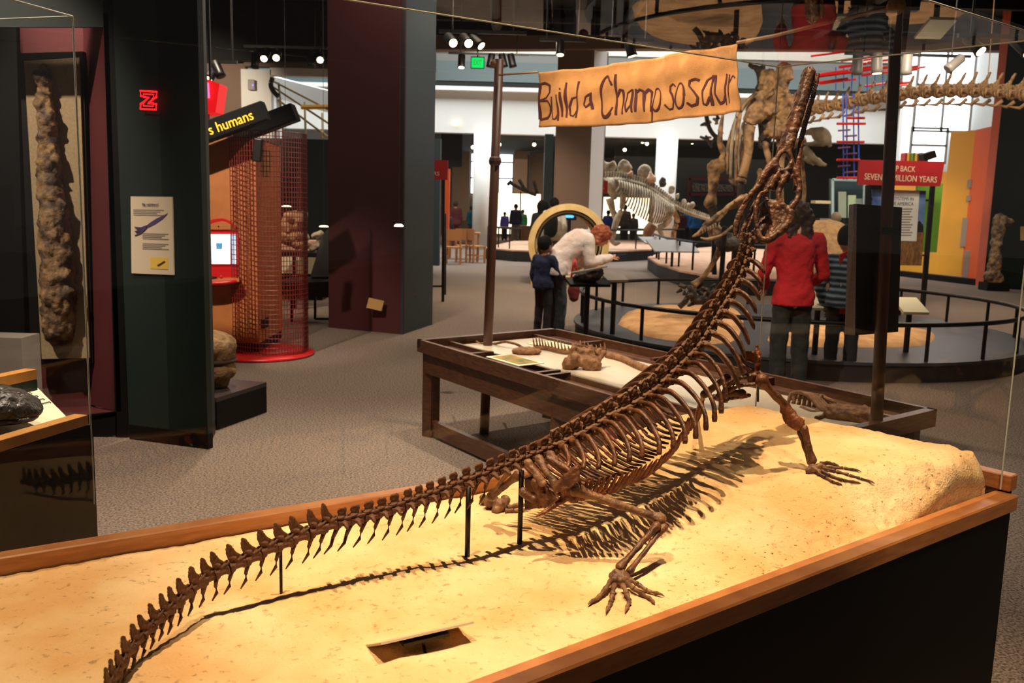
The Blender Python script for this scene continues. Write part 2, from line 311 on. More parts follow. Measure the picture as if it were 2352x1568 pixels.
a = P(862, 699, 11.0); obj('card', box(B(), a, (.19, .02, .13), M.Rotation(-.35, 3, 'X') @ M.Rotation(.2, 3, 'Y')), K['cardtan'], cdw)
g = [G(1272, 560), G(1350, 560)]; ys = 24.3
g = [V((P(1268, 560, ys).x, ys, 0)), V((P(1349, 560, ys).x, ys, 0)), V((P(1380, 560, ys+.7).x, ys+.7, 0))]; g.append(g[0]+g[2]-g[1])
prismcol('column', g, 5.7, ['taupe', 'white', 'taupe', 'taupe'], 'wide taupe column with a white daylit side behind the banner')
for px, r, y, lb in ((1107, .34, 33, 'round white column left of the left banner pole'), (1525, .38, 33, 'round white column behind the stegosaur plates')):
    c = P(px, 480, y); obj('round_column', lathe(B(), [(r, 0), (r, 4.12)], (c.x, y, 0), 28), K['white'], smooth=True, label=lb, cat='column')
# windows
def window(name, px0, px1, py0, py1, y, nx, nz, rot=0):
    a, b = P(px0, py1, y), P(px1, py0, y); wd, ht = b.x-a.x, b.z-a.z; c = (a+b)/2; R = M.Rotation(rot, 3, 'Z')
    t = thing(name, (c.x, y, c.z-ht/2), None, None); t['kind'] = 'structure'
    for i in range(nx):
        for j in range(nz):
            obj('pane', box(B(), c+R @ V((wd*((i+.5)/nx-.5), 0, ht*((j+.5)/nz-.5))), (wd/nx-.06, .03, ht/nz-.06), R), K['day'], t)
    for i in range(nx+1): obj('mullion', box(B(), c+R @ V((wd*(i/nx-.5), -.02, 0)), (.08, .08, ht+.08), R), K['silver'], t)
    for j in range(nz+1): obj('mullion', box(B(), c+R @ V((0, -.02, ht*(j/nz-.5))), (wd, .08, .08), R), K['silver'], t)
window('window_1', 1080, 1180, 336, 445, 49.8, 3, 3)
window('window_2', 2096, 2245, 90, 300, 32, 2, 2)
window('window_3', 2088, 2176, 296, 372, 32, 1, 2)
a, b = P(2047, 560, 32.4), P(2330, 60, 32.4); st('wall_right_white', box(B(), ((a.x+b.x)/2, 32.5, 4.5), (b.x-a.x, .3, 9)), K['white'])
a, b = P(2030, 100, 32.3), P(2330, 60, 32.3); st('trim_15', box(B(), ((a.x+b.x)/2, 32.2, 8.6), (b.x-a.x, .4, 1.1)), mat('upper_frame', 'a89c90', .8))
# glowing display walls far away
def slab(name, px0, px1, py0, py1, y, th, m, label, cat, **k):
    a, b = P(px0, py1, y), P(px1, py0, y); return obj(name, box(B(), ((a.x+b.x)/2, y+th/2, (a.z+b.z)/2), (b.x-a.x, th, b.z-a.z)), K[m], label=label, cat=cat, **k)
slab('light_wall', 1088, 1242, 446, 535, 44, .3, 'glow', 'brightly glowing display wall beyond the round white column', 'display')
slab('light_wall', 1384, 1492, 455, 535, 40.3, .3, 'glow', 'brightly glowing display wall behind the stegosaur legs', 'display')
slab('partition', 1178, 1213, 322, 505, 46, .4, 'taupe', 'taupe partition just right of the far windows', 'partition'); slab('partition', 1213, 1250, 330, 505, 47, .4, 'taupe', 'taupe partition beside the dark green pillar', 'partition'); slab('partition', 1037, 1080, 333, 505, 48, .4, 'taupe', 'taupe partition left of the far windows', 'partition')
slab('pillar', 1245, 1272, 308, 545, 30, .6, 'green', 'dark green pillar just left of the taupe column', 'column')
slab('screen_board', 1012, 1062, 301, 382, 34, .2, 'dark', 'black board hanging high behind the maroon sign', 'board')
slab('teal_partition', 993, 1012, 318, 610, 20, .3, 'teal', 'blue-green partition edge right of the maroon column', 'partition'); slab('orange_panel', 1019, 1033, 388, 581, 30, .2, 'orange', 'narrow orange panel behind the maroon sign post', 'panel')
# right side walls
a, b = G(2172, 640), G(2222, 652); c, d = G(2208, 655), G(2246, 657)
def wallq(name, pxs, z0, z1, m, label=None, cat='partition', th=.2, y0=None):
    a, b = G(*pxs[0]), G(*pxs[1]); n = V((b.y-a.y, -(b.x-a.x), 0)).normalized()
    return obj(name, solid(B(), [V((a.x, a.y, z0)), V((b.x, b.y, z0)), V((b.x, b.y, z1)), V((a.x, a.y, z1))], -n*th), K[m], label=label, cat=cat)
wallq('yellow_partition', ((2152, 640), (2206, 645)), .12, 3.75, 'yellow', 'tall yellow partition wall right of the maroon time sign')
wallq('low_partition', ((2030, 627), (2152, 640)), .12, 2.75, 'yellow', 'lower yellow partition behind the time sign and info panel')
wallq('orange_partition', ((2206, 645), (2252, 655)), .12, 3.75, 'orange', 'orange end of the low partition with small grey boxes')
wallq('coral_pillar', ((2240, 656), (2272, 660)), 0, 6.3, 'coral', 'tall coral pillar rising beside the dark right wall', 'column')
wallq('skirting', ((2030, 630), (2262, 658)), 0, .14, 'black', 'black skirting under the yellow and orange partition', 'skirting', .26)
a = G(2258, 660); st('wall_right', solid(B(), [V((a.x, a.y, 0)), V((a.x+6, a.y-3.5, 0)), V((a.x+6, a.y-3.5, 6.3)), V((a.x, a.y, 6.3))], (.1, .2, 0)), K['darkwall'])
for i, (px, py, w_, h_) in enumerate(((2229, 422, .1, .2), (2227, 455, .1, .13), (2217, 533, .13, .72), (2222, 610, .16, .75))):
    c = PP(px, py, G(2206, 645), G(2252, 655)); obj('grey_box', box(B(), c, (w_, .16, h_), M.Rotation(-.75, 3, 'Z')), K['grey'], label=['upper small grey box', 'lower small grey box', 'long grey conduit cover', 'tall grey cabinet at the foot'][i]+' on the orange partition', cat='box')
gp = P(2128, 500, 20.2); obj('green_panel', box(B(), (gp.x, 20.2, gp.z), (.55, .1, 1.5)), K['lime'], label='green panel edge behind the time sign post', cat='panel')
# book row and black projector on top of the white sill
for i, c_ in enumerate(('red', 'yellow', 'lime', 'yellow', 'green')):
    q = PP(2085+i*9, 364, G(2030, 627), G(2152, 640))+V((-.05, .08, 0)); obj('toy_block', box(B(), q, (.11, .3, .3-.03*(i % 2)), bev=.02), K[c_], label=['red', 'yellow second', 'green', 'yellow fourth', 'dark green last'][i]+' block in the row above the time sign', cat='block', group='blocks above the time sign')
q = PP(2138, 358, G(2030, 627), G(2152, 640))+V((-.05, .08, 0)); pj = thing('projector', q, 'black projector box tilted above the time sign', 'projector'); obj('body', box(B(), q, (.34, .3, .2), M.Rotation(-.35, 3, 'Y'), .02), K['black'], pj); obj('bracket', tube(B(), [q, q+V((0, 0, -.5))], .03), K['blackm'], pj)
# ------------------------------------------------------------------ specimen case
RZ = .85
FR = V((1.36, 2.42, 0)); BR = V((.83, 3.0, 0)); UF = V((.788, .616, 0)).normalized(); UB = V((.834, .552, 0)).normalized()
FL = FR-UF*3.3; BL = BR-UB*3.3; TOPZ = 2.06
case = thing('specimen_case', (0, 1.7, 0), 'black based glass case with honey wood rails holding the sand bed', 'display case')
NF = V((UF.y, -UF.x, 0)); NB = V((-UB.y, UB.x, 0)); UR = (FR-BR).normalized(); NR = V((-UR.y, UR.x, 0));
if NR.x < 0: NR = -NR
fi1, fi0 = G(2277, 1127, RZ), G(1060, 1568, RZ); ufr = (fi1-fi0).normalized(); nfr = V((ufr.y, -ufr.x, 0))
FE = up(fi1, 0)+ufr*.025; FS = FE-ufr*3.4
bm = B(); solid(bm, [up(FS, RZ), up(FE, RZ), up(FE, RZ-.045), up(FS, RZ-.045)], nfr*.062); bmesh.ops.bevel(bm, geom=bm.edges[:], offset=.004, segments=1, affect='EDGES'); obj('front_rail', bm, K['rail'], case)
bm = B(); solid(bm, [up(FS, RZ-.046), up(FE, RZ-.046), up(FE, 0), up(FS, 0)], nfr*.045); obj('front_panel', bm, K['black'], case)
bi0, bi1 = G(0, 1302, RZ-.02), G(800, 1168, RZ-.02); ubr = (bi1-bi0).normalized(); nbr = V((-ubr.y, ubr.x, 0)); BS = up(bi0, 0)-ubr*1.0; BE = BS+ubr*3.2
bm = B(); solid(bm, [up(BS, RZ), up(BE, RZ), up(BE, RZ-.05), up(BS, RZ-.05)], nbr*.04); bmesh.ops.bevel(bm, geom=bm.edges[:], offset=.003, segments=1, affect='EDGES'); obj('back_rail', bm, K['rail'], case)
bm = B(); solid(bm, [up(BS, RZ-.051), up(BE, RZ-.051), up(BE, 0), up(BS, 0)], nbr*.03); obj('back_panel', bm, K['black'], case)
r1 = G(2339, 1088, .90); r0 = G(2257, 1069, .90); urr = (r1-r0).normalized(); nrr = V((-urr.y, urr.x, 0)); nrr = nrr if nrr.x > 0 else -nrr; RS = up(r1, 0)-urr*.85; RE = up(r1, 0)
bm = B(); solid(bm, [up(RS, .90), up(RE, .90), up(RE, .855), up(RS, .855)], -nrr*.045); bmesh.ops.bevel(bm, geom=bm.edges[:], offset=.003, segments=1, affect='EDGES'); obj('side_rail', bm, K['rail'], case)
bm = B(); solid(bm, [up(RS, .853), up(RE-urr*.012, .853), up(RE-urr*.012, 0), up(RS, 0)], -nrr*.03); obj('side_panel', bm, K['black'], case)
bm = B(); solid(bm, [up(FE, .80), up(RE-urr*.012-nrr*.03, .80), up(RE-urr*.012-nrr*.03, 0), up(FE, 0)], nrr*-.02); obj('corner_panel', bm, K['black'], case)
def pane(name, a, b, z0, z1, par, th=.008, m='glass'):
    n = V((-(b-a).y, (b-a).x, 0)).normalized(); return obj(name, solid(B(), [up(a, z0), up(b, z0), up(b, z1), up(a, z1)], n*th), K[m], par)
pane('front_glass', FL, FR-UF*.004, .845, TOPZ-.001, case); pane('back_glass', BL, BR-UB*.004, .845, TOPZ-.001, case); pane('side_glass', BR+UR*.012, FR-UR*.004, .93, TOPZ-.001, case)
bm = B(); solid(bm, [up(FL, TOPZ), up(FR, TOPZ), up(BR, TOPZ), up(BL, TOPZ)], (0, 0, .01)); obj('lid_glass', bm, K['glass'], case)
for nm, a, b in (('glass_edge', up(BR, .95), up(BR, TOPZ)), ('glass_edge', up(FR, .86), up(FR, TOPZ)), ('glass_edge', up(FL, TOPZ), up(FR, TOPZ)), ('glass_edge', up(FR, TOPZ), up(BR, TOPZ)), ('glass_edge', up(BR, TOPZ), up(BL, TOPZ))):
    obj(nm, tube(B(), [a, b], .0022, 6), K['white_edge'], case)
# sand bed
def sandz(p):
    u = p.x*.788+p.y*.616; v = -p.x*.616+p.y*.788-1.06
    ramp = .150*sstep(1.35, 2.25, u); ramp *= sstep(-.03+.0*u, .26-.195*sstep(1.85, 2.45, u)+.04*NZ.noise(V((u*5, 2, 0))), v)
    q = V((p.x, p.y, 0)); z = .812+ramp+.006*NZ.noise(q*6)+.003*NZ.noise(q*17)
    edge = 1-sstep(.03, .2, v); z += edge*(.010*NZ.noise(q*30)+.008*NZ.noise(q*60))*sstep(1.2, 1.9, u) + .0022*NZ.noise(q*45)+sstep(1.55, 2.4, u-1.2*v)*(.0045*abs(NZ.noise(q*55))-.004*max(0, NZ.noise(q*95))+.003*NZ.noise(q*24))
    z -= .017*math.exp(-((v-.030+.006*NZ.noise(V((u*14, 3, 0))))/.006)**2)*sstep(-.35, .1, NZ.noise(V((u*9, 7, 0))))
    return z
bm = B(); NU, NV = 520, 150; gr = []
SR0, SR1 = FR-NR*.034, BR-NR*.030; f0, b0 = up(FS, 0)-nfr*.002, up(BS, 0)-nbr*.002; SK_ = 7
def crossl(p, d, q, e): k = d.x*e.y-d.y*e.x; t = ((q-p).x*e.y-(q-p).y*e.x)/k; return p+d*t
fe, be = crossl(f0, ufr, SR0, UR), crossl(b0, ubr, SR0, UR)
be = up(BR, 0)-NR*.035-UB*.01-NB*.004
for i in range(NU+1):
    s = (i/NU); a = f0.lerp(fe, s); b = b0.lerp(be, s); row = []
    for j in range(NV+1):
        p = a.lerp(b, j/NV); z = sandz(p)
        dr = (SR0-p).dot(NR); rnd = .016; 
        if dr < rnd: z -= (rnd-math.sqrt(max(0, rnd*rnd-(rnd-max(dr, 0))**2)))*.9
        row.append(bm.verts.new((p.x, p.y, z)))
    fr_ = row[0].co.copy(); pre = []
    for k in range(SK_): q = V((fr_.x, fr_.y, .78+(fr_.z-.78)*k/SK_)); pre.append(bm.verts.new(q-nfr*(.004+.010*abs(NZ.noise(q*30))*sstep(.82, .86, fr_.z))))
    gr.append(pre+row)
for k in range(1, 9):
    last = gr[NU]; row = []
    for v in last: z = v.co.z+(.79-v.co.z)*k/8; q = V((v.co.x, v.co.y, z)); row.append(bm.verts.new(q+NR*(.012*NZ.noise(q*28)+.006*NZ.noise(q*70))))
    gr.append(row)
for i in range(len(gr)-1):
    for j in range(NV+SK_): bm.faces.new((gr[i][j], gr[i+1][j], gr[i+1][j+1], gr[i][j+1]))
obj('sand_bed', bm, K['sand'], smooth=True, label='rough cream sand bed filling the glass case and rising to the right', cat='sand')
# crumbs along the front slope
bm = B()
for i in range(170):
    u = random.uniform(1.3, 2.46); v = abs(random.gauss(.05, .05))+.05; p = V((.788*(u)-.616*(v+1.06), .616*u+.788*(v+1.06), 0)); r = random.uniform(.0012, .0035)
    ball(bm, (p.x, p.y, sandz(p)+r*.2), (r, r*random.uniform(.7, 1.2), r*.7), 1)
obj('sand_crumbs', bm, K['sand'], kind='stuff', label='loose sand crumbs along the front slope of the bed', cat='sand')
# small label stand in the sand
lab = thing('label_stand', up(G(984, 1510, .815), .81), 'small tilted label plate on a thin rod in the sand', 'label')
a, b = G(876, 1481, .846), G(1089, 1432, .846)
ex = (b-a).normalized(); fw = V((ex.y, -ex.x, 0)).normalized()
pt = a.lerp(b, .5); tn = (pt-EYE).normalized(); back = (tn+ex*-tn.dot(ex)).normalized(); back = (back+ex.cross(back)*.03).normalized()
bm = B(); solid(bm, [a, b, b+back*.10, a+back*.10], ex.cross(back)*.004); obj('plate', bm, K['paper'], lab)
bm = B(); a2 = a.lerp(b, .25)+back*.02-V((0, 0, .006)); b2 = a.lerp(b, .75)+back*.02-V((0, 0, .006)); bar(bm, a2, b2, .02, .006); obj('clip', bm, K['blackm'], lab)
bm = B(); tube(bm, [pt+back*.03, pt+back*.025-V((0, 0, .02)), up(G(984, 1510, .815), .80)], .0028, 6); obj('rod', bm, K['blackm'], lab)
# ------------------------------------------------------------------ the mounted champsosaur-like skeleton
champ = thing('fossil_skeleton', up(G(1120, 1290, .815), .815), 'brown long-snouted reptile skeleton rearing up on the lit sand bed', 'skeleton')
PLAN = [G(225, 1600, .85), G(262, 1555, .84), G(310, 1515, .825), G(480, 1415, .815), G(645, 1375, .815), G(860, 1325, .815), G(1073, 1290, .815), G(1193, 1258, .815)]
PLAN = [V((p.x, p.y, 0)) for p in PLAN]; PLAN += [PLAN[-1]+V((.815, .58, 0))*d for d in (.2, .5, .9, 1.6)]
def onplan(px, py, off=0):                      # 3-D point of a spine pixel on the upright surface through the plan curve
    d = ray(px, py)
    for a, b in zip(PLAN, PLAN[1:]):
        e = b-a; k = d.x*e.y-d.y*e.x
        if abs(k) < 1e-9: continue
        u = (a.x*e.y-a.y*e.x)/k; s = (a.x*d.y-a.y*d.x)/k
        if -1e-6 <= s <= 1+1e-6 and u > 0: return EYE+d*u
    return P(px, py, 1.45)
def crv(pts): return [onplan(*p) for p in pts]
# vertebra shapes, x = towards the head, y = sideways, z = up; about 1 unit long
def vert_tail():
    bm = B(); tube(bm, [(-.5, 0, 0), (-.42, 0, 0), (-.1, 0, .03), (.2, 0, .03), (.42, 0, 0), (.5, 0, 0)], [.30, .32, .22, .22, .32, .30], 10)
    for a, b, r in (((.1, 0, .25), (-.25, 0, .5), .11), ): cap(bm, a, b, .16, .14)
    solid(bm, [(.42, .07, .2), (-.38, .07, .2), (-.52, .07, .70), (-.45, .07, 1.12), (-.3, .07, 1.36), (-.16, .07, 1.30), (.05, .07, .85), (.3, .07, .55)], (0, -.14, 0))
    cap(bm, (.3, .1, .3), (.62, .12, .42), .1, .06); cap(bm, (.3, -.1, .3), (.62, -.12, .42), .1, .06)
    return remesh(bm, .045, 3, .5, .05, 5)
def vert_mid():
    bm = B(); tube(bm, [(-.5, 0, 0), (-.4, 0, 0), (-.1, 0, .03), (.1, 0, .03), (.4, 0, 0), (.5, 0, 0)], [.34, .37, .26, .26, .37, .34], 10)
    cap(bm, (.15, 0, .3), (-.2, 0, .42), .2, .18)
    solid(bm, [(.22, .09, .3), (-.34, .09, .3), (-.40, .09, .72), (-.40, .09, 1.02), (-.30, .09, 1.1), (.22, .09, 1.16), (.30, .09, 1.05), (.24, .09, .7)], (0, -.18, 0))
    for s in (-1, 1):
        cap(bm, (.05, .2*s, .05), (-.02, .72*s, -.12), .17, .15); cap(bm, (.2, .16*s, .35), (.62, .24*s, .42), .13, .08); cap(bm, (-.2, .14*s, .38), (-.5, .18*s, .5), .12, .08)
    return remesh(bm, .05, 3, .5, .06, 5)
def vert_dorsal():
    bm = B(); tube(bm, [(-.5, 0, 0), (-.4, 0, 0), (-.1, 0, .0), (.1, 0, .0), (.4, 0, 0), (.5, 0, 0)], [.40, .43, .32, .32, .43, .40], 10)
    cap(bm, (.2, 0, .35), (-.2, 0, .45), .26, .24)
    solid(bm, [(.28, .14, .35), (-.36, .14, .35), (-.40, .14, .8), (-.44, .14, 1.50), (.27, .14, 1.60), (.31, .14, .9)], (0, -.28, 0))
    for s in (-1, 1):
        cap(bm, (.05, .2*s, .22), (0, .74*s, .22), .24, .22); cap(bm, (.25, .2*s, .45), (.6, .3*s, .5), .15, .1); cap(bm, (-.2, .2*s, .45), (-.52, .28*s, .56), .15, .1)
    return remesh(bm, .05, 2, .5, .08, 5)
VT, VM, VD = vert_tail(), vert_mid(), vert_dorsal()
for m_ in (VT, VM): m_.materials.append(K['bone'])
VD.materials.append(K['bone2'])
def frame(p, q, bank=0):                        # axes at p looking to q
    t = (q-p).normalized(); s = V((t.y, -t.x, 0)).normalized(); n = s.cross(t); return t, s, n
def vput(name, me, c, t, n, ln, sc, par=champ):
    s = n.cross(t)
    return put(name, me, None, par, M.Translation(c) @ M((t*ln, s*sc, n*sc)).transposed().to_4x4())
tail = [(248, 1580), (260, 1559), (276, 1534), (293, 1503), (316, 1475), (338, 1451), (360, 1428), (382, 1408), (402, 1392), (424, 1371), (451, 1347), (480, 1328), (509, 1313), (545, 1297), (581, 1282), (617, 1263), (653, 1250), (689, 1234), (728, 1220), (757, 1208), (788, 1200), (818, 1194), (851, 1185), (882, 1177), (912, 1168), (943, 1157), (968, 1149), (994, 1140), (1022, 1130), (1049, 1119), (1076, 1108), (1104, 1099), (1130, 1088), (1156, 1078), (1180, 1068)]
sac = [(1204, 1060), (1229, 1050), (1255, 1040)]
dors = [(1281, 1030), (1306, 1019), (1330, 1007), (1358, 992), (1384, 975), (1405, 961), (1438, 948), (1464, 931), (1487, 915), (1508, 901), (1530, 879), (1552, 858), (1573, 838), (1592, 818)]
neck = [(1612, 792), (1628, 766), (1642, 742), (1656, 718), (1671, 694), (1685, 670), (1698, 646), (1708, 622), (1716, 598), (1722, 574), (1727, 548)]
ALL = tail+sac+dors+neck; PT = crv(ALL); NT = len(tail); ND = NT+len(sac); NN = ND+len(dors)
FRM = []
for i, p in enumerate(PT):
    a, b = PT[max(0, i-1)], PT[min(len(PT)-1, i+1)]; FRM.append(frame(a, b)+((b-a).length/(2 if 0 < i < len(PT)-1 else 1),))
UPZ = V((0, 0, 1))
for i, p in enumerate(PT):
    t, s, n, L = FRM[i]
    if i < 20: k = .030+.0005*i; vput('vertebra', VT, p, t, (n+UPZ*.3).normalized(), L*.98, k)
    elif i < ND: k = .029+.0003*(i-20); vput('vertebra', VM, p, t, (n+UPZ*.2).normalized(), L*.98, k)
    elif i < NN: vput('vertebra', VD, p, t, (n+UPZ*.25).normalized(), L*1.0, .0325+.0001*(i-ND))
    else: k = .033-.0007*(i-NN); vput('vertebra', VD, p, t, (n*.8+V((0, 0, .1))-V((.815, .58, 0))*.15).normalized(), L*.95, k)
    if i < 33 and i > 1:                        # chevrons under the tail
        ln = (.020+.0018*min(i, 20)); dn = (-n-t*(.55 if i > 12 else .4)).normalized(); a = p-n*.006-t*.012
        bm = B()
        for q in (-1, 1): tube(bm, [a+s*.004*q, a+dn*ln*.45+s*.001*q], [.0035, .0032], 6)
        tube(bm, [a+dn*ln*.4, a+dn*ln*.75+t*.004, a+dn*ln*1.05-t*.004], [.0042, .0040, .0015], 6, .8); obj('chevron', bm, K['bone'], champ, True)
def AF(i, a=0, b=0, c=0):                       # animal frame at vertebra i: a right side, b up, c forward
    t, s, n, L = FRM[i]; return PT[i]+s*a+V((0, 0, 1))*b+t*c
# ribs
def rib(i, side, wd, dr, sweep, r=.0086, mt='bone'):
    t, s, n, L = FRM[i]; s = s*side; z = V((0, 0, 1)); t0 = V((t.x, t.y, 0)).normalized()
    pts = [PT[i]+n*.006+s*.010, PT[i]+n*.012+s*.032, PT[i]+n*.012+s*(wd*.42)-t0*sweep*.15, PT[i]+s*(wd*.72)-z*dr*.22-t0*sweep*.4, PT[i]+s*(wd*.93)-z*dr*.58-t0*sweep*.75, PT[i]+s*wd-z*dr-t0*sweep]
    c = curve(pts, 4); N = len(c); bm = B()
    tube(bm, c, [r*(1.35 if k < 3 else (1.05-.25*(k/N)) if k < N-2 else (.95 if k == N-2 else .75)) for k in range(N)], 8, .75, t)
    return obj('rib', bm, K[mt], champ, True)
spec = {}
nd = len(dors)
for k in range(nd):
    i = ND+k; f = k/(nd-1)
    wd = [.085, .10, .115, .125, .135, .145, .152, .158, .162, .165, .165, .160, .15, .135][k]; dr = [.02, .03, .040, .048, .055, .060, .065, .070, .075, .080, .085, .09, .095, .095][k]
    rib(i, 1, wd, dr, .04-.02*f); rib(i, -1, wd*.98, dr, .03-.02*f)
for k, (wd, dr, sw) in enumerate(((.125, .085, .0), (.115, .085, .0), (.10, .075, 0), (.09, .065, 0), (.085, .055, 0), (.070, .045, 0), (.062, .04, 0), (.055, .035, 0), (.05, .028, 0))):
    i = NN+k; t, s, n, L = FRM[i]
    for sd in (1, -1):
        q = s*sd; z = V((0, 0, 1)); a = PT[i]+q*.012
        bm = B(); c = curve([a, a+q*wd*.35-z*dr*.1, a+q*wd*.75-z*dr*.55, a+q*wd*.98-z*dr*1.1], 4); N = len(c)
        tube(bm, c, [.0105+.0065*math.sin(math.pi*min(1, j/N*1.2)) if j < N-1 else .004 for j in range(N)], 8, .42, t); obj('rib', bm, K['bone'], champ, True)
# belly basket: rows of thin rods, two to a side
NG = 30
for k in range(NG):
    f = k/(NG-1); x = ND+.2+f*(nd-2.2); i = int(x); fr = x-i; c0 = PT[i].lerp(PT[i+1], fr); t, s, n, L = FRM[i]
    t0 = V((t.x, t.y, 0)).normalized(); z = V((0, 0, 1)); wob = lambda: V((random.uniform(-1, 1), random.uniform(-1, 1), random.uniform(-1, 1)))*.0018
    w_ = .10+.055*math.sin(math.pi*min(1, f*1.0+.12)); zb = -.125-.035*f-.02*math.sin(math.pi*f); zb0 = c0.z+zb
    mx = max(sandz(c0)+.012, zb0)
    def gp(a): q = abs(a)/w_; return c0+s*a+z*(mx-c0.z+.075*q**2.2)+t0*(.035-.075*q)+wob()
    for sd in (1, -1):
        bm = B(); c = [gp(sd*w_*q) for q in ((.10, .25, .4, .55, .66) if sd > 0 else (.06, .2, .35, .5, .62))]
        tube(bm, c, [.0034, .0052, .0056, .005, .0024], 6, .8); obj('gastralium', bm, K['bonered' if sd > 0 else 'bone'], champ, True)
        bm = B(); c = [gp(sd*w_*q)+z*.004+t0*.004 for q in (.5, .62, .75, .88, 1.0, 1.08)]
        tube(bm, c, [.0024, .005, .0056, .0052, .0042, .0016], 6, .8); obj('gastralium', bm, K['bonered'], champ, True)
# pelvis and hind legs
HIP = PT[NT+1]; t, s, n, L = FRM[NT+1]; hy = HIP.y
def bonemesh(parts, vox=.0032, nz=.0025, ns=70, sm=3):
    bm = B()
    for p in parts:
        if p[0] == 'c': cap(bm, *p[1:], n=10)
        elif p[0] == 's': solid(bm, p[1], p[2])
        elif p[0] == 't': tube(bm, p[1], p[2], 10, *(p[3:] or ()))
        elif p[0] == 'b': ball(bm, p[1], p[2], 3)
    return remesh(bm, vox, sm, .5, nz, ns)
def Q(px, py, y): return P(px, py, y)
yn, yf = hy-.075, hy+.07                        # depth of the near and far hip
put('ilium', bonemesh([('s', [Q(1268, 1122, yn-.02), Q(1298, 1092, yn-.02), Q(1328, 1066, yn-.02), Q(1333, 1076, yn-.02), Q(1330, 1106, yn-.03), Q(1304, 1126, yn-.03), Q(1272, 1134, yn-.02)], (0, .016, 0)), ('c', Q(1262, 1052, hy-.03), Q(1318, 1088, yn+.01), .009, .008)]), K['bone'], champ)
put('ischium', bonemesh([('t', curve([Q(1312, 1136, yn), Q(1290, 1150, yn), Q(1262, 1168, yn-.01), Q(1230, 1187, yn-.02)], 4), interp([.011, .010, .008, .004], 4), .7), ('c', Q(1296, 1118, yn), Q(1290, 1150, yn), .009, .006), ('c', Q(1311, 1110, yn), Q(1318, 1140, yn), .014, .016)]), K['bonered'], champ)
put('pubis', bonemesh([('s', [Q(1205, 1100, hy), Q(1236, 1090, hy), Q(1262, 1128, hy-.02), Q(1290, 1150, hy-.03), Q(1250, 1168, hy-.02), Q(1206, 1172, hy)], (0, .02, 0)), ('c', Q(1202, 1130, hy-.05), Q(1228, 1150, hy-.06), .012, .008), ('c', Q(1228, 1108, hy-.05), Q(1240, 1140, hy-.06), .010, .006), ('c', Q(1240, 1118, hy-.05), Q(1256, 1148, hy-.06), .009, .006)]), K['bone'], champ)
for k in range(3): put('sacral_rib', bonemesh([('c', PT[NT+k]+s*.015, Q([1224, 1252, 1284][k], [1076, 1080, 1070][k], hy-.04), .011, .007), ('c', Q([1224, 1252, 1284][k], [1076, 1080, 1070][k], hy-.04), Q([1246, 1276, 1306][k], [1108, 1112, 1092][k], yn+.02), .007, .011)]), K['bone2'], champ)
def longbone(name, a, b, r0, rm, r1, m='bone2', flat=1.0, par=champ, bow=None):
    a, b = V(a), V(b); mid = a.lerp(b, .5)+(V(bow) if bow else V()); pts = curve([a, a.lerp(mid, .4), mid, mid.lerp(b, .6), b], 4); N = len(pts)
    rr = [];
    for k in range(N):
        f = k/(N-1); e0 = max(0, 1-f/.28)**1.5; e1 = max(0, 1-(1-f)/.28)**1.5; rr.append(rm+(r0-rm)*e0+(r1-rm)*e1)
    bm = B(); tube(bm, pts, rr, 12, flat); ball(bm, a, r0*.95); ball(bm, b, r1*.95)
    return put(name, remesh(bm, max(.003, rm*.38), 3, .5, rm*.22, 30/rm*.012), K[m], par)
def onsand(px, py, dz=.006):
    d = ray(px, py); lo, hi = (1.25-CH)/d.z, (.78-CH)/d.z        # walk down the ray to the sand
    for _ in range(26):
        m_ = (lo+hi)/2; p = EYE+d*m_
        if p.z > sandz(p)+dz: lo = m_
        else: hi = m_
    return EYE+d*hi
kn = Q(1516, 1192, yn-.01); hipn = Q(1322, 1124, yn)
longbone('femur', hipn, kn, .021, .0115, .017, flat=.85)
ank1, ank2 = onsand(1424, 1302, .03), onsand(1446, 1312, .024)
longbone('tibia', Q(1508, 1208, yn-.03), ank1, .0125, .0072, .0125, 'bone'); longbone('fibula', Q(1524, 1210, yn-.02), ank2, .012, .006, .010, 'bone')
put('ankle', bonemesh([('b', onsand(1416, 1318, .02), .012), ('b', onsand(1432, 1322, .02), .013), ('b', onsand(1424, 1332, .014), .011), ('b', onsand(1438, 1333, .013), .010), ('b', onsand(1410, 1330, .014), .009), ('b', onsand(1406, 1322, .016), .009)], .003, .002), K['bone2'], champ)
def digit(pts, r0, par=champ, m='bone', z0=.815):
    pts = [V(p) for p in pts]; t_ = None
    for k in range(len(pts)-1):
        a, b = pts[k], pts[k+1]; r = r0*(1-.14*k); bm = B()
        tube(bm, [a.lerp(b, x) for x in (0.02, .12, .5, .88, .98)], [r*.8, r, r*.62, r*.95, r*.7], 8); obj('toe_bone', bm, K[m], par, True)
    a, b = pts[-1], pts[-1]*2-pts[-2]; bm = B(); tube(bm, [a, a.lerp(b, .35), a.lerp(b, .7)-V((0, 0, .003))], [r0*.55, r0*.4, r0*.06], 7); obj('claw', bm, K[m], par, True)
for pl in ([(1404, 1332), (1388, 1356), (1374, 1372), (1360, 1380)], [(1412, 1342), (1406, 1366), (1402, 1384), (1396, 1396)], [(1430, 1342), (1440, 1364), (1446, 1380), (1440, 1394)], [(1440, 1336), (1456, 1352), (1474, 1364), (1494, 1374), (1500, 1380)], [(1446, 1330), (1466, 1342), (1486, 1356), (1510, 1362)]):
    pts = [onsand(x, y, .016 if k == 0 else .012 if k == 1 else .006) for k, (x, y) in enumerate(pl)]; digit(pts, .0066, m='bone2')
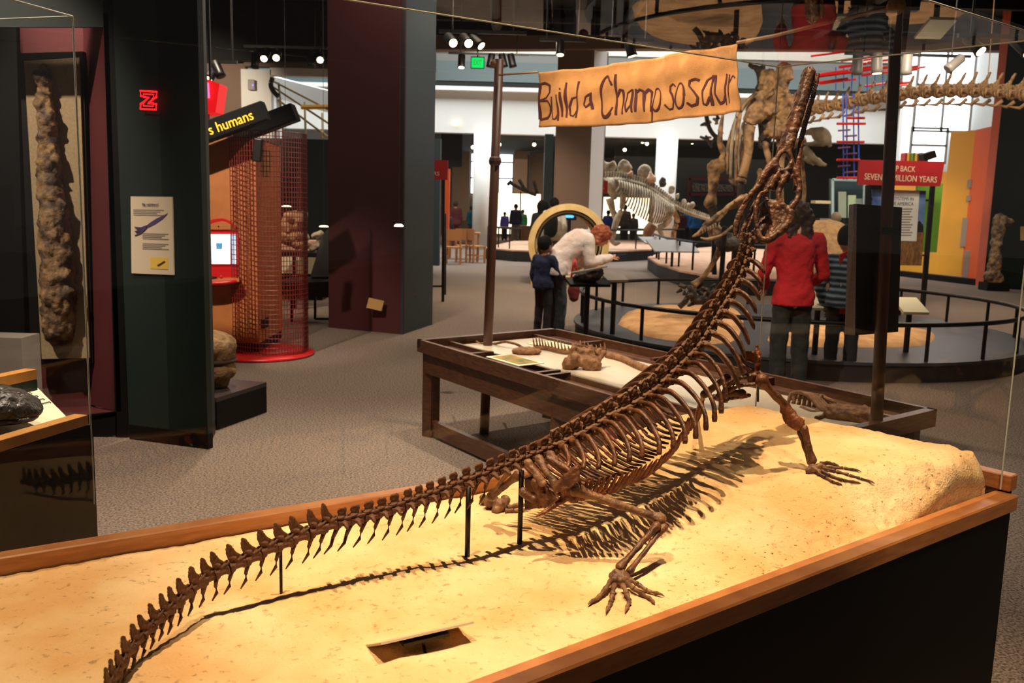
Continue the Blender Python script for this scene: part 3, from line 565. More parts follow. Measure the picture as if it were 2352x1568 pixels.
# far hind leg
longbone('femur', Q(1190, 1092, yf), Q(1128, 1140, yf+.06), .014, .009, .013, 'bone'); longbone('tibia', Q(1165, 1085, yf), Q(1135, 1130, yf+.05), .010, .006, .009)
put('ankle', bonemesh([('b', onsand(1128, 1150, .02), .02), ('b', onsand(1150, 1160, .014), .018), ('b', onsand(1112, 1146, .014), .012), ('b', onsand(1140, 1170, .008), .014), ('b', onsand(1160, 1148, .014), .012)], .004, .005, 50), K['bone2'], champ)
for pl in ([(1165, 1165), (1185, 1160), (1204, 1158)], [(1160, 1172), (1180, 1172), (1204, 1170)]): digit([onsand(x, y) for x, y in pl], .007, m='bone2')
# shoulder girdle and front legs
ys = PT[NN+1].y
put('scapula', bonemesh([('t', curve([Q(1737, 792, ys-.02), Q(1742, 820, ys-.03), Q(1740, 850, ys-.03), Q(1745, 868, ys-.04)], 4), interp([.006, .012, .012, .016], 4), .6), ('s', [Q(1706, 806, ys), Q(1740, 808, ys-.03), Q(1748, 836, ys-.03), Q(1722, 832, ys), Q(1700, 824, ys)], (0, .014, 0)), ('c', Q(1700, 836, ys), Q(1738, 858, ys-.03), .010, .009)]), K['bonered'], champ)
put('clavicle', bonemesh([('t', curve([Q(1738, 860, ys-.05), Q(1700, 868, ys-.04), Q(1672, 885, ys-.03), Q(1660, 905, ys-.02)], 4), interp([.012, .010, .010, .008], 4), .6), ('t', curve([Q(1735, 882, ys-.06), Q(1700, 886, ys-.05), Q(1672, 900, ys-.03)], 4), interp([.010, .008, .008], 4), .6)]), K['bone'], champ)
put('coracoid', bonemesh([('s', [Q(1715, 858, ys-.02), Q(1748, 850, ys-.05), Q(1760, 872, ys-.06), Q(1742, 884, ys-.06), Q(1720, 880, ys-.03)], (0, .016, 0)), ('c', Q(1650, 908, ys-.02), Q(1704, 902, ys-.03), .008, .012)]), K['bone'], champ)
for k in range(6): put('breast_bone', bonemesh([('c', Q(1640+k*12, 912+2*(k % 2)-k, ys+.02), Q(1660+k*12, 918-2*k, ys-.03), .009, .006)], .003, .002), K['bonered'], champ)
hand = onsand(1868, 1078, .006); el = Q(1842, 972, hand.y+.03); sh = Q(1750, 874, ys-.06)
longbone('humerus', sh, Q(1802, 930, (sh.y+el.y)/2), .020, .015, .012, 'bone', .8)
put('humerus', bonemesh([('s', [Q(1796, 920, el.y+.02), Q(1806, 916, el.y+.02), Q(1830, 950, el.y), Q(1852, 965, el.y-.01), Q(1846, 984, el.y-.01), Q(1822, 988, el.y-.01), Q(1808, 970, el.y)], (-.01, .02, .005)), ('c', Q(1800, 925, el.y+.02), Q(1834, 976, el.y), .011, .016)], .004, .003), K['bonered'], champ)
longbone('radius', Q(1846, 984, el.y-.01), Q(1866, 1058, hand.y+.005), .012, .0095, .013, 'bone')
longbone('ulna', Q(1838, 990, el.y+.01), Q(1860, 1062, hand.y+.015), .010, .0075, .009, 'bone')
put('wrist', bonemesh([('b', onsand(1866, 1074, .012), .013), ('b', onsand(1882, 1070, .010), .009), ('b', onsand(1880, 1082, .008), .008), ('b', onsand(1858, 1080, .008), .009)], .003, .002), K['bone2'], champ)
for pl in ([(1884, 1064), (1902, 1062), (1918, 1066)], [(1886, 1070), (1912, 1074), (1938, 1074), (1962, 1078)], [(1888, 1074), (1920, 1082), (1950, 1090), (1976, 1098), (1996, 1104)], [(1886, 1080), (1906, 1092), (1936, 1102), (1962, 1106)], [(1878, 1084), (1896, 1096), (1912, 1106), (1926, 1110)]):
    digit([onsand(x, y, .008 if k == 0 else .004) for k, (x, y) in enumerate(pl)], .0058)
# far front arm, mostly behind the ribs
longbone('humerus', Q(1668, 868, ys+.06), Q(1618, 905, ys+.10), .014, .010, .013, 'bone'); longbone('radius', Q(1618, 905, ys+.10), onsand(1600, 950, .01), .010, .007, .009, 'bone')
# support rods
def post(name, top, base, r=.0062):
    b = onsand(*base, -.012); a = P(*top, b.y); obj(name, tube(B(), [b, V((b.x, b.y, a.z)) if abs(a.x-b.x) < .02 else a], r, 10), K['blackm'], champ, True)
post('support_post', (1073, 1118), (1073, 1289)); post('support_post', (1194, 1080), (1193, 1259)); post('support_post', (640, 1264), (646, 1376), .0032)
q = P(1744, 930, ys-.10); obj('support_rod', tube(B(), [P(1742, 800, ys+.03), P(1741, 922, ys+.03)], .003, 8), K['blackm'], champ, True)
# ------------------------------------------------------------------ skull, seen from above and behind, snout pointing up
ysk = PT[-1].y+.0
def SK(px, py, dz=0):                            # skull plane leans forward: deeper towards the snout tip
    y = ysk+(510-py)*.00042+dz; return P(px, py, y)
def strip(pts, r, dz=0, flat=.6): return ('t', curve([SK(x, y, dz) for x, y in pts], 5), interp(r, 5), flat, (0, 1, 0))
sk = bonemesh([
 # snout: a long flat bar widening to the eyes
 ('s', [SK(x, y) for x, y in ((1849, 162), (1858, 153), (1868, 153), (1875, 163), (1872, 190), (1860, 225), (1846, 268), (1832, 310), (1822, 348), (1818, 372), (1808, 352), (1796, 350), (1786, 362), (1790, 344), (1803, 306), (1820, 253), (1836, 210))], (0, .026, .004)),
 strip([(1862, 160), (1850, 205), (1833, 262), (1818, 310), (1808, 345)], [.0125, .0135, .0145, .016, .015], -.004, .7),
 # eye rim
 strip([(1798, 346), (1787, 358), (1782, 376), (1788, 390), (1801, 393), (1813, 384), (1818, 366), (1811, 349), (1798, 346)], [.007, .008, .009, .009, .009, .008, .007, .007, .007], -.008, .9),
 # roof plate and left border
 ('s', [SK(x, y, -.004) for x, y in ((1784, 376), (1790, 392), (1806, 396), (1820, 386), (1826, 404), (1812, 420), (1797, 424), (1786, 440), (1770, 434), (1752, 440), (1734, 444), (1742, 428), (1756, 404), (1766, 386))], (0, .026, 0)),
 strip([(1786, 362), (1768, 382), (1754, 404), (1742, 426), (1726, 444), (1706, 468)], [.009, .011, .011, .010, .008, .004], -.006, .7),
 strip([(1790, 398), (1778, 414), (1768, 432)], [.008, .009, .008], -.014), strip([(1812, 398), (1802, 412), (1794, 428)], [.008, .008, .008], -.014),
 # right arcade around the upper opening
 strip([(1819, 376), (1829, 398), (1836, 420), (1834, 446), (1826, 466), (1816, 480)], [.009, .009, .008, .0075, .008, .010], -.004, .8),
 strip([(1797, 420), (1789, 438), (1789, 456), (1797, 472), (1812, 482)], [.009, .008, .008, .009, .011], -.008, .8),
 # rear wing and left loop
 ('s', [SK(x, y, -.012) for x, y in ((1786, 460), (1800, 470), (1818, 476), (1822, 494), (1812, 514), (1796, 530), (1776, 542), (1764, 552), (1756, 548), (1768, 532), (1774, 514), (1770, 494), (1768, 474), (1776, 462))], (0, .022, 0)),
 strip([(1818, 482), (1812, 508), (1796, 528), (1774, 546), (1758, 553), (1746, 542), (1738, 518), (1735, 490), (1738, 464), (1748, 446), (1764, 438)], [.011, .012, .011, .010, .009, .008, .0065, .006, .0065, .007, .008], -.016, .8),
 strip([(1758, 470), (1768, 466), (1782, 468)], [.010, .012, .010], .0), strip([(1752, 448), (1762, 458), (1764, 474)], [.007, .007, .008], .01),
], .0032, .0022, 75, 1)
skull = put('skull', sk, K['bone'], champ)
put('braincase', bonemesh([('b', SK(1764, 478, .05), .024), ('b', SK(1760, 500, .055), .022), ('c', SK(1758, 510, .04), SK(1734, 545, .03), .018, .016)], .004, .004, 60), K['bone'], champ)
lj = []
lj += [strip([(1879, 168), (1872, 205), (1858, 255), (1845, 300), (1836, 350), (1830, 400), (1828, 440)], [.006, .0065, .007, .0075, .009, .010, .008], .03, .8)]
put('lower_jaw', bonemesh(lj, .003, .002, 60), K['bonered'], champ)
put('jaw_branch', bonemesh([strip([(1746, 420), (1726, 448), (1704, 482), (1691, 512), (1688, 542)], [.004, .008, .010, .010, .006], .03, .35)], .003, .0012, 60), K['bone'], champ); put('jaw_branch', bonemesh([strip([(1744, 436), (1732, 468), (1718, 502), (1704, 534)], [.004, .007, .007, .004], .02, .4), strip([(1738, 470), (1728, 500), (1714, 530)], [.004, .006, .004], .0, .5)], .003, .0012, 60), K['bone'], champ)
for pts in ([(1708, 478), (1696, 510), (1694, 548)], [(1730, 486), (1722, 520), (1706, 552)], [(1716, 500), (1704, 530), (1700, 556)]):
    put('throat_bone', bonemesh([strip(pts, [.004, .005, .004], .04)], .0028, .001), K['bonered'], champ)
for k in range(26):
    f = k/25; x, y = 1872-37*f, 186+132*f; p = SK(x-.5, y, .012); bm = B(); tube(bm, [p, p+V((.005, .002, -.003)), p+V((.0095, .006, -.005))], [.0022, .0018, .0004], 6); obj('tooth', bm, K['tooth'], skull, True)
# ------------------------------------------------------------------ left: green wall panel, niche with the tall fossil, turtle case
gp_ = thing('wall_panel', G(390, 1018), 'dark green upright display panel with a squid label and a glowing red letter', 'panel')
a, m_, r_ = G(297, 1008), G(478, 1032), G(495, 994)
def quadcol(name, par, pts, z0, z1, mt, th=.05):
    a, b = pts; c = V((b.y-a.y, -(b.x-a.x), 0)).normalized()
    if c.y > 0: c = -c
    return obj(name, solid(B(), [up(a, z0), up(b, z0), up(b, z1), up(a, z1)], -c*th), K[mt], par)
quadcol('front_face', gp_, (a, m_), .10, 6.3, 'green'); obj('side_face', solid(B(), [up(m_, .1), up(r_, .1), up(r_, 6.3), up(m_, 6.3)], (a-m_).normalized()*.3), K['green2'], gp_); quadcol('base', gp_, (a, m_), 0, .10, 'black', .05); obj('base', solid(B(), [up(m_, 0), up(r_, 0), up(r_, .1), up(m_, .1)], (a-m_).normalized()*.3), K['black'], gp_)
xp = (m_-a).normalized(); npn = V((xp.y, -xp.x, 0))
def onpanel(px, py, off=.012): p = PP(px, py, a, m_); return p+npn*off
lb_ = thing('squid_label', onpanel(352, 540), 'pale printed label with a purple squid on the dark green panel', 'label')
c4 = [onpanel(305, 627), onpanel(402, 631), onpanel(398, 452), onpanel(303, 451)]
obj('card', solid(B(), c4, -npn*.01), K['paper'], lb_)
def onl(u, v, d=.003): return (c4[3]*(1-u)+c4[2]*u)*(1-v)+(c4[0]*(1-u)+c4[1]*u)*v+npn*d
def lpoly(name, pts, mt, d=.002): return obj(name, solid(B(), [onl(u, v, d) for u, v in pts], -npn*.001), K[mt], lb_)
lpoly('squid_print', [(.90, .205), (.80, .235), (.62, .28), (.45, .34), (.38, .375), (.42, .40), (.60, .35), (.76, .29), (.86, .24)], 'purple')
bm = B()
for k in range(7): tube(bm, [onl(.40, .37+.004*k), onl(.25, .40+.012*k), onl(.10+.03*(k % 3), .395+.018*k)], .003, 5)
obj('squid_arms', bm, K['purple'], lb_)
ex_ = (c4[1]-c4[0]).normalized(); ey_ = (c4[3]-c4[0]).normalized(); wl_ = (c4[1]-c4[0]).length
text('title', 'Big cephalopod', K['navyink'], onl(.30, .12), ex_, ey_, wl_*.37, .018, lb_, .001)
bm = B()
for v0, n_, u0, u1 in ((.165, 4, .07, .8), (.47, 4, .28, .9), (.60, 4, .28, .9)):
    for k in range(n_):
        v = v0+.022*k; solid(bm, [onl(u0, v+.010, .002), onl(u1-.08*(k % 3), v+.010, .002), onl(u1-.08*(k % 3), v, .002), onl(u0, v, .002)], -npn*.001)
obj('text_lines', bm, K['greyink'], lb_)
lpoly('yellow_print', [(.46, .78), (.88, .78), (.88, .93), (.46, .93)], 'yprint'); lpoly('fossil_print', [(.62, .88), (.80, .82), (.82, .835), (.66, .895)], 'ink', .004)
zc = thing('reflected_letter', onpanel(349, 232), 'glowing red outlined letter Z on the dark green panel', 'neon sign')  # a sign's reflection in the glass, added as a glowing letter
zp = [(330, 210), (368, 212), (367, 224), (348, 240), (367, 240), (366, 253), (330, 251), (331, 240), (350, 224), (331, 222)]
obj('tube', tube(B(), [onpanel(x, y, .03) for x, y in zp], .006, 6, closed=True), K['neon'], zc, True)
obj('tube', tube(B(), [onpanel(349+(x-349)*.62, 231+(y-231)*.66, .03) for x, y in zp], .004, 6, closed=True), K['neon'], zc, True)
# niche
nb = thing('niche', G(160, 1000), 'black framed niche with red lining around the tall fossil', 'niche')
na, nr = G(0, 985), a+V((-.16, .03, 0)); nb1 = G(205, 1000)
ya = nr.y; yb = ya+.55
def nq(name, pts, mt, off=(0, .03, 0)): return obj(name, solid(B(), pts, off), K[mt], nb)
def py_(px, py, y): return P(px, py, y)
nq('black_side', [P(266, 1005, ya), P(294, 1010, ya), P(280, 0, ya), P(236, 0, ya)], 'black')
nq('black_base', [P(-60, 1030, ya), P(268, 1000, ya), P(268, 945, ya), P(-60, 985, ya)], 'black'); nq('floor', [P(100, 975, ya), P(266, 945, ya), P(236, 930, yb), P(60, 940, yb)], 'redwall', (0, 0, -.03))
nq('red_side', [P(268, 945, ya), P(205, 928, yb), P(190, 40, yb), P(237, 30, ya)], 'redwall', (.03, 0, 0))
nq('back', [P(-80, 960, yb), P(232, 960, yb), P(232, -30, yb), P(-80, -30, yb)], 'redwall')
nq('black_left', [P(-100, 990, yb-.05), P(62, 960, yb-.05), P(34, -40, yb-.05), P(-100, -40, yb-.05)], 'black'); nq('lintel', [P(-100, 62, ya), P(238, 62, ya), P(236, -60, ya), P(-100, -60, ya)], 'green')
fs = thing('fossil_board', P(130, 480, yb-.1), 'tall linen board carrying a long tapered fossil shell in the niche', 'fossil')
yc = yb-.16
obj('frame', solid(B(), [P(72, 845, yc+.02), P(214, 832, yc+.02), P(190, 118, yc+.02), P(44, 122, yc+.02)], (0, .05, 0)), K['blackm'], fs); obj('board', solid(B(), [P(96, 824, yc), P(205, 822, yc), P(182, 132, yc), P(55, 140, yc)], (0, .018, 0)), K['linen'], fs)
bm = B(); yf_ = yc-.05
for x0, y0, r0, x1, y1, r1 in ((102, 165, 15, 105, 250, 18), (105, 250, 18, 112, 380, 25), (112, 380, 25, 125, 520, 33), (125, 520, 33, 132, 600, 37), (132, 600, 36, 136, 690, 40), (136, 690, 38, 134, 760, 34)):
    cap(bm, P(x0, y0, yf_), P(x1, y1, yf_), r0*6.2/2080, r1*6.2/2080, 14)
for k in range(90):
    f = random.random(); x = 100+36*f+random.uniform(-1, 1)*(14+20*f); y = 160+590*f; ball(bm, P(x, y, yf_-.03-.03*f), random.uniform(.015, .045), 1)
put('shell_fossil', remesh(bm, .014, 2, .5, .022, 16), K['fossil'], fs)
# turtle case
tc_ = thing('turtle_case', G(120, 1300), 'dark based glass case with a sloping cream board and wooden rails at far left', 'display case')
t0, t1 = G(0, 1012, .90), G(202, 953, .90); ut = (t1-t0).normalized(); nt_ = V((ut.y, -ut.x, 0)); t1 = up(t1, 0)
ubk = V((-ut.y, ut.x, 0)); tb1 = G(84, 848, .98); tb1 = up(tb1, 0)
obj('front_rail', solid(B(), [up(t1-ut*1.5, .90), up(t1, .90), up(t1, .868), up(t1-ut*1.5, .868)], -nt_*.05), K['rail2'], tc_)
obj('back_rail', solid(B(), [up(tb1-ut*1.5, .98), up(tb1, .98), up(tb1, .945), up(tb1-ut*1.5, .945)], -nt_*.05), K['rail2'], tc_)
obj('body', solid(B(), [up(t1-ut*1.5, .866), up(t1+ut*.02, .866), up(t1+ut*.02, 0), up(t1-ut*1.5, 0)], ubk*.75), K['black'], tc_)
obj('back_panel', solid(B(), [up(tb1-ut*1.5, .943), up(tb1-ut*.0, .943), up(tb1, .80), up(tb1-ut*1.5, .80)], -nt_*.02), K['green2'], tc_)
cb = [G(158, 962, .872), G(72, 876, .915)]
obj('cream_board', solid(B(), [cb[0]-ut*1.2, cb[0], cb[1], cb[1]-ut*1.2], (0, 0, -.012)), K['cream'], tc_)
eb = (cb[1]-cb[0]); 
bm = B()
for k in range(5): q = cb[1]-eb*(.12+.06*k)-ut*(.09-.02*k)+V((0, 0, .003)); 
for k in range(5):
    q = cb[1]-eb*(.18+.10*k)-ut*(.11-.012*k)+V((0, 0, .004)); tube(bm, [q, q+ut*.05, q+ut*.052-eb*.03], .0022, 5)
obj('print', bm, K['navyink'], tc_)
tt = thing('turtle_shell', cb[0]-ut*.25, 'glossy dark fossil turtle shell lying on the cream board at far left', 'fossil')
bm = B(); q = G(-18, 938, .945); ball(bm, q, (.145, .11, .075), 3, M.Rotation(.35, 3, 'Z') @ M.Rotation(.18, 3, 'Y')); bmesh.ops.bisect_plane(bm, geom=bm.verts[:]+bm.edges[:]+bm.faces[:], plane_co=q-V((0, 0, .02)), plane_no=(0, 0, -1), clear_outer=True); bmesh.ops.holes_fill(bm, edges=bm.edges)
put('carapace', remesh(bm, .006, 3, .5, .007, 26), K['shell'], tt)
bm = B(); lathe(bm, [(.106, -.004), (.112, .004), (.108, .012)], q-V((.0, 0, .03)), 24); bmesh.ops.scale(bm, vec=(1.2, .9, 1), verts=bm.verts, space=M.Translation(-(q))); obj('rim', bm, K['shell'], tt, True)
obj('stand', tube(B(), [q-V((.06, 0, .03)), q-V((.07, .02, .085))], .006, 6), K['blackm'], tt)
tr_, z1_ = t1, G(160, 40, 2.15)
tF = up(G(160, 40, 2.15), 0); tF = up(t1, 0)+ut*.01; tBk = tF+ubk*.9
bm = B(); solid(bm, [up(tF-ut*1.6, .90), up(tF, .90), up(tF, 2.13), up(tF-ut*1.6, 2.13)], ubk*.006); obj('front_glass', bm, K['glass'], tc_)
bm = B(); solid(bm, [up(tF, .87), up(tBk, .98), up(tBk, 2.13), up(tF, 2.13)], -ut*.006); obj('side_glass', bm, K['glass'], tc_)
for a_, b_ in ((up(tF, .60), up(tF, 2.13)), (up(tF, 2.13), up(tF-ut*1.6, 2.13)), (up(tF, 2.13), up(tBk, 2.13))): obj('glass_edge', tube(B(), [a_, b_], .003, 6), K['white_edge'], tc_)
# small dark cabinet seen at far left behind the turtle case
q = P(15, 830, 5.0); obj('grey_cabinet', box(B(), (P(50, 800, 5.1).x-.5, 5.2, .39), (1.0, .2, .78)), K['grey'], label='grey cabinet front standing behind the turtle case at far left', cat='cabinet')
# ------------------------------------------------------------------ rock on its low plinth
rp = thing('plinth', G(540, 970), 'low black plinth under the round fossil rock', 'plinth')
q0, q1, q2 = G(470, 1002), G(613, 945), G(606, 930)
h_ = .23; pa, pb = G(499, 988), G(613, 946); d_ = V((-(pb-pa).y, (pb-pa).x, 0)).normalized()
obj('body', solid(B(), [up(pa, 0), up(pb, 0), up(pb, h_-.03), up(pa, h_-.03)], d_*.62), K['black'], rp); obj('top', solid(B(), [up(pa, h_-.03), up(pb, h_-.03), up(pb, h_), up(pa, h_)], d_*.62), K['plinth'], rp)
rk = thing('fossil_rock', P(505, 905, 6.5), 'pale cracked fossil boulder on the low black plinth beside the green panel', 'fossil')
y = 6.5; bm = B(); ball(bm, P(478, 795, y), (.20, .2, .12), 3); ball(bm, P(505, 812, y), (.11, .14, .085), 3); put('upper_shell', remesh(bm, .014, 3, .5, .012, 14), K['rock'], rk)
bm = B(); ball(bm, P(482, 850, y), (.19, .18, .10), 3); cap(bm, P(500, 848, y), P(496, 868, y), .13, .10); cap(bm, P(490, 862, y), P(488, 898, y), .10, .05); put('lower_shell', remesh(bm, .014, 3, .5, .012, 14), K['rock'], rk)
bm = B(); ball(bm, P(486, 826, y), (.185, .17, .035), 3); put('seam', mesh(bm, True), mat('seam', '4a3626', .95), rk)
put('stem', mesh(tube(B(), [P(490, 890, y), V((P(490, 890, y).x, y, h_))], .05, 8)), K['blackm'], rk)
# ------------------------------------------------------------------ orange kiosk with red mesh, touch screen and moving-text sign
kk = thing('kiosk', V((-2.63, 9.33, 0)), 'orange plywood kiosk wrapped in red wire mesh on a red round base', 'kiosk')
obj('base_disc', lathe(B(), [(.55, 0), (.56, .01), (.55, .03)], (-2.63, 9.33, 0), 48), K['redgloss'], kk, True)
kc = G(594, 815); kl = kc+V((-1.1, .02, 0)); kr = G(648, 782); kz = P(590, 318, kc.y).z
kb = kr+(kl-kc)
def kq(name, pts, m_, off): return obj(name, solid(B(), pts, off), K[m_], kk)
kq('front_board', [up(kl, .12), up(kc, .12), up(kc, kz), up(kl, kz)], 'kiosk', (0, .04, 0)); kq('side_board', [up(kc, .12), up(kr, .12), up(kr, kz-.02), up(kc, kz)], 'kiosk', (-.04, .0, 0)); kq('back_board', [up(kr, .12), up(kb, .12), up(kb, kz), up(kr, kz)], 'kiosk', (0, .03, 0)); kq('top', [up(kl, kz), up(kc, kz), up(kr, kz-.02), up(kb, kz)], 'redwall', (0, 0, .015))
kq('kick_base', [up(kl, .03), up(kc, .03), up(kc, .12), up(kl, .12)], 'black', (0, .05, 0)); kq('kick_base', [up(kc, .03), up(kr, .03), up(kr, .12), up(kc, .12)], 'black', (-.05, 0, 0))
vq = kc.lerp(kr, .55); uk = (kr-kc).normalized(); obj('vent', solid(B(), [up(kc+uk*.12, .25)+V((.012, -.012, 0)), up(kc+uk*.38, .25)+V((.012, -.012, 0)), up(kc+uk*.38, .35)+V((.012, -.012, 0)), up(kc+uk*.12, .35)+V((.012, -.012, 0))], (-.01, .01, 0)), K['black'], kk)
yk = kc.y-.03
def kp(px, py, d=0): return P(px, py, kc.y-.015-d)
sc = obj('screen_frame', solid(B(), [kp(452, 640), kp(549, 638), kp(549, 548), kp(543, 523), kp(530, 508), kp(512, 501), kp(490, 503), kp(452, 520)], (0, .02, 0)), K['redgloss'], kk)
obj('hood_board', solid(B(), [kp(466, 527, .03), kp(540, 527, .03), kp(532, 517, .03), kp(520, 510, .03), kp(508, 508, .03), kp(490, 512, .03), kp(470, 522, .03)], (0, .02, 0)), K['kiosk'], kk); obj('speaker_dot', ball(B(), kp(502, 520, .034), .008, 1), K['black'], sc)
obj('screen', solid(B(), [kp(462, 606, .035), kp(541, 606, .035), kp(541, 538, .035), kp(462, 538, .035)], (0, .02, 0)), K['screen'], sc); obj('picture', solid(B(), [kp(497, 572, .038), kp(510, 572, .038), kp(511, 558, .038), kp(496, 558, .038)], (0, .002, 0)), K['screenb'], sc); obj('side_bar', solid(B(), [kp(531, 606, .038), kp(539, 606, .038), kp(539, 538, .038), kp(531, 538, .038)], (0, .002, 0)), mat('pale_blue_screen', 'a8d0f0', .4, emit=.9), sc); obj('divider', solid(B(), [kp(529, 606, .039), kp(531, 606, .039), kp(531, 538, .039), kp(529, 538, .039)], (0, .002, 0)), K['redgloss'], sc)
sh_ = obj('shelf', solid(B(), [kp(440, 640, .0), kp(549, 636, .0), kp(549, 640, .16), kp(440, 646, .22)], (0, 0, -.03)), K['kiosk'], kk); obj('shelf_edge', tube(B(), curve([kp(440, 650, .22), kp(500, 650, .21), kp(540, 646, .16), kp(549, 642, 0)], 4), .022, 8), K['redgloss'], kk, True); obj('red_button', ball(B(), kp(508, 636, .1), .018, 1), K['redgloss'], sh_); obj('trackball', ball(B(), kp(488, 637, .1), (.05, .03, .012), 2), K['black'], sh_)
# mesh: a curved screen of red wire
mc = [kp(536, 800, .06), kp(585, 815, .16)+V((0, -.05, 0)), P(640, 800, 9.05), P(690, 800, 9.22), P(708, 800, 9.42)]; mc = curve([up(p, 0) for p in mc], 8)
def mz(i): return P(600, 300, 9.0).z-.02
bm = B(); N_ = len(mc)
for i in range(N_): tube(bm, [up(mc[i], .04), up(mc[i], 2.26)], .0042, 5)
nz_ = 46
for k in range(nz_): z = .06+k*(2.2/(nz_-1)); tube(bm, [up(p, z) for p in mc], .0042, 5)
obj('wire_mesh', bm, K['redwire'], kk, kind='stuff')
hk = P(592, 345, 8.85); obj('bracket', box(B(), hk, (.08, .06, .22), M.Rotation(.1, 3, 'Y'), .01), K['blackm'], kk)
# moving-text sign boxes
ls = thing('led_sign', P(545, 275, 8.9), 'tilted black sign box with amber moving text over the orange kiosk', 'sign')
y = 8.93; s0, s1 = P(430, 320, y), P(612, 254, y); us = (s1-s0).normalized(); ns = V((0, -1, 0)); vs = us.cross(ns); vs = -vs if vs.z < 0 else vs
c_ = (s0+s1)/2; Rr = M((us, V((0, 1, 0)), vs)).transposed(); obj('housing', box(B(), c_, ((s1-s0).length, .14, .19), Rr, .015), K['black'], ls)
text('lettering', 's humans', K['led'], s0+us*.25-vs*.05+V((0, -.075, 0)), us, vs, .45, .095, ls, .002)
ls2 = thing('sign_box', P(640, 270, 9.6), 'second tilted black sign box behind the amber text sign', 'sign'); a_, b_ = P(540, 310, 9.6), P(680, 257, 9.6); us2 = (b_-a_).normalized(); obj('housing', box(B(), (a_+b_)/2, ((b_-a_).length, .2, .18), M((us2, V((0, 1, 0)), V((-us2.z, 0, us2.x)))).transposed(), .015), K['black'], ls2); obj('bracket', tube(B(), [P(575, 300, 9.6), P(580, 318, 9.4)], .03), K['blackm'], ls2)
rl = thing('red_lightbox', P(488, 222, 11), 'glowing red tapered light box hanging beside the green panel', 'light box'); y = 11
obj('box', solid(B(), [P(462, 262, y), P(495, 258, y), P(504, 192, y), P(478, 182, y), P(460, 182, y)], (0, .3, 0)), K['redlight'], rl); obj('tube', tube(B(), [P(476, 190, y-.03), P(478, 225, y-.03)], .02, 6), K['pinklight'], rl); obj('pole', tube(B(), [P(478, 262, y+.1), P(478, 300, y+.1)], .02, 6), K['grey'], rl); obj('rod', tube(B(), [P(483, 190, y+.1), V((P(483, 190, y+.1).x, y+.1, 6.3))], .015, 6), K['blackm'], rl)
# ------------------------------------------------------------------ behind the kiosk: casts on a dark bench, dark counters
bd = thing('cast_bench', G(700, 680), 'dark low bench with pale legs seen between kiosk and maroon column', 'bench')
y = 14.0
def bx(par, name, px0, px1, py0, py1, y, th, m_): a, b = P(px0, py1, y), P(px1, py0, y); return obj(name, box(B(), ((a.x+b.x)/2, y+th/2, (a.z+b.z)/2), (b.x-a.x, th, b.z-a.z)), K[m_], par)
bx(bd, 'top', 610, 757, 582, 588, 13.4, .7, 'black')
for px in (675, 702): bx(bd, 'leg', px-3, px+3, 588, 709, 13.4, .08, 'black')
pal = thing('lit_riser', G(690, 640), 'low lit cream riser under the bone casts behind the mesh', 'riser'); bx(pal, 'face', 600, 740, 590, 626, 14.6, .4, 'cream'); bx(pal, 'base', 600, 740, 626, 690, 14.62, .36, 'black'); bx(pal, 'top', 600, 757, 555, 582, 14.8, .6, 'palesand')
sk2 = thing('cast_skull', P(700, 550, 14), 'pale cast skulls heaped on the riser behind the red mesh', 'cast')
y = 14.0
for px, py, rx, rz in ((655, 520, .16, .10), (672, 498, .14, .09), (690, 505, .12, .12), (662, 545, .20, .12), (690, 560, .18, .09)): 
    bm = B(); c_ = P(px, py, y); ball(bm, c_, (rx, .12, rz), 3)
    for k in range(5): ball(bm, c_+V((random.uniform(-rx, rx), random.uniform(-.1, .0), random.uniform(-rz, rz))), random.uniform(.03, .07), 2)
    put('bone_lump', remesh(bm, .02, 2, .5, .03, 9), K['tan'], sk2)
vb = thing('vertebra_cast', P(730, 545, 13.6), 'pale vertebra cast standing right of the heaped skulls', 'cast')
bm = B(); y = 13.6; cap(bm, P(722, 540, y), P(736, 538, y), .05, .06); cap(bm, P(730, 560, y), P(731, 540, y), .03, .05); cap(bm, P(717, 572, y), P(733, 566, y), .05, .04); cap(bm, P(700, 540, y), P(706, 548, y), .05, .03); put('bone', remesh(bm, .015, 2, .5, .02, 12), K['tan2'], vb); obj('rod', tube(B(), [P(730, 570, y), P(728, 586, y)], .012, 6), K['blackm'], vb)
ct2 = thing('sloping_counter', G(700, 745), 'dark red-brown counter on a thin black frame left of the maroon column', 'counter'); y = 11.9
obj('top', solid(B(), [P(640, 648, y), P(668, 636, y+.2), P(760, 634, y+.2), P(760, 646, y), P(668, 650, y-.1)], (0, .0, -.09)), K['darkwood'], ct2); bx(ct2, 'apron', 640, 760, 648, 680, y+.05, .4, 'darkwood')
obj('upright', solid(B(), [P(712, 636, y+.1), P(726, 590, y+.3), P(740, 540, y+.5), P(757, 520, y+.5), P(757, 636, y+.1)], (0, .1, 0)), K['darkwood'], ct2)
for pts in ([(670, 680), (671, 743)], [(724, 680), (724, 732)], [(671, 743), (757, 747)], [(724, 732), (757, 732)]): obj('leg', bar(B(), P(*pts[0], y), P(*pts[1], y), .03, .03), K['blackm'], ct2)
obj('card', solid(B(), [P(648, 684, y-.03), P(672, 686, y-.03), P(678, 668, y+.02), P(656, 664, y+.02)], (0, .01, 0)), K['cardtan'], ct2)
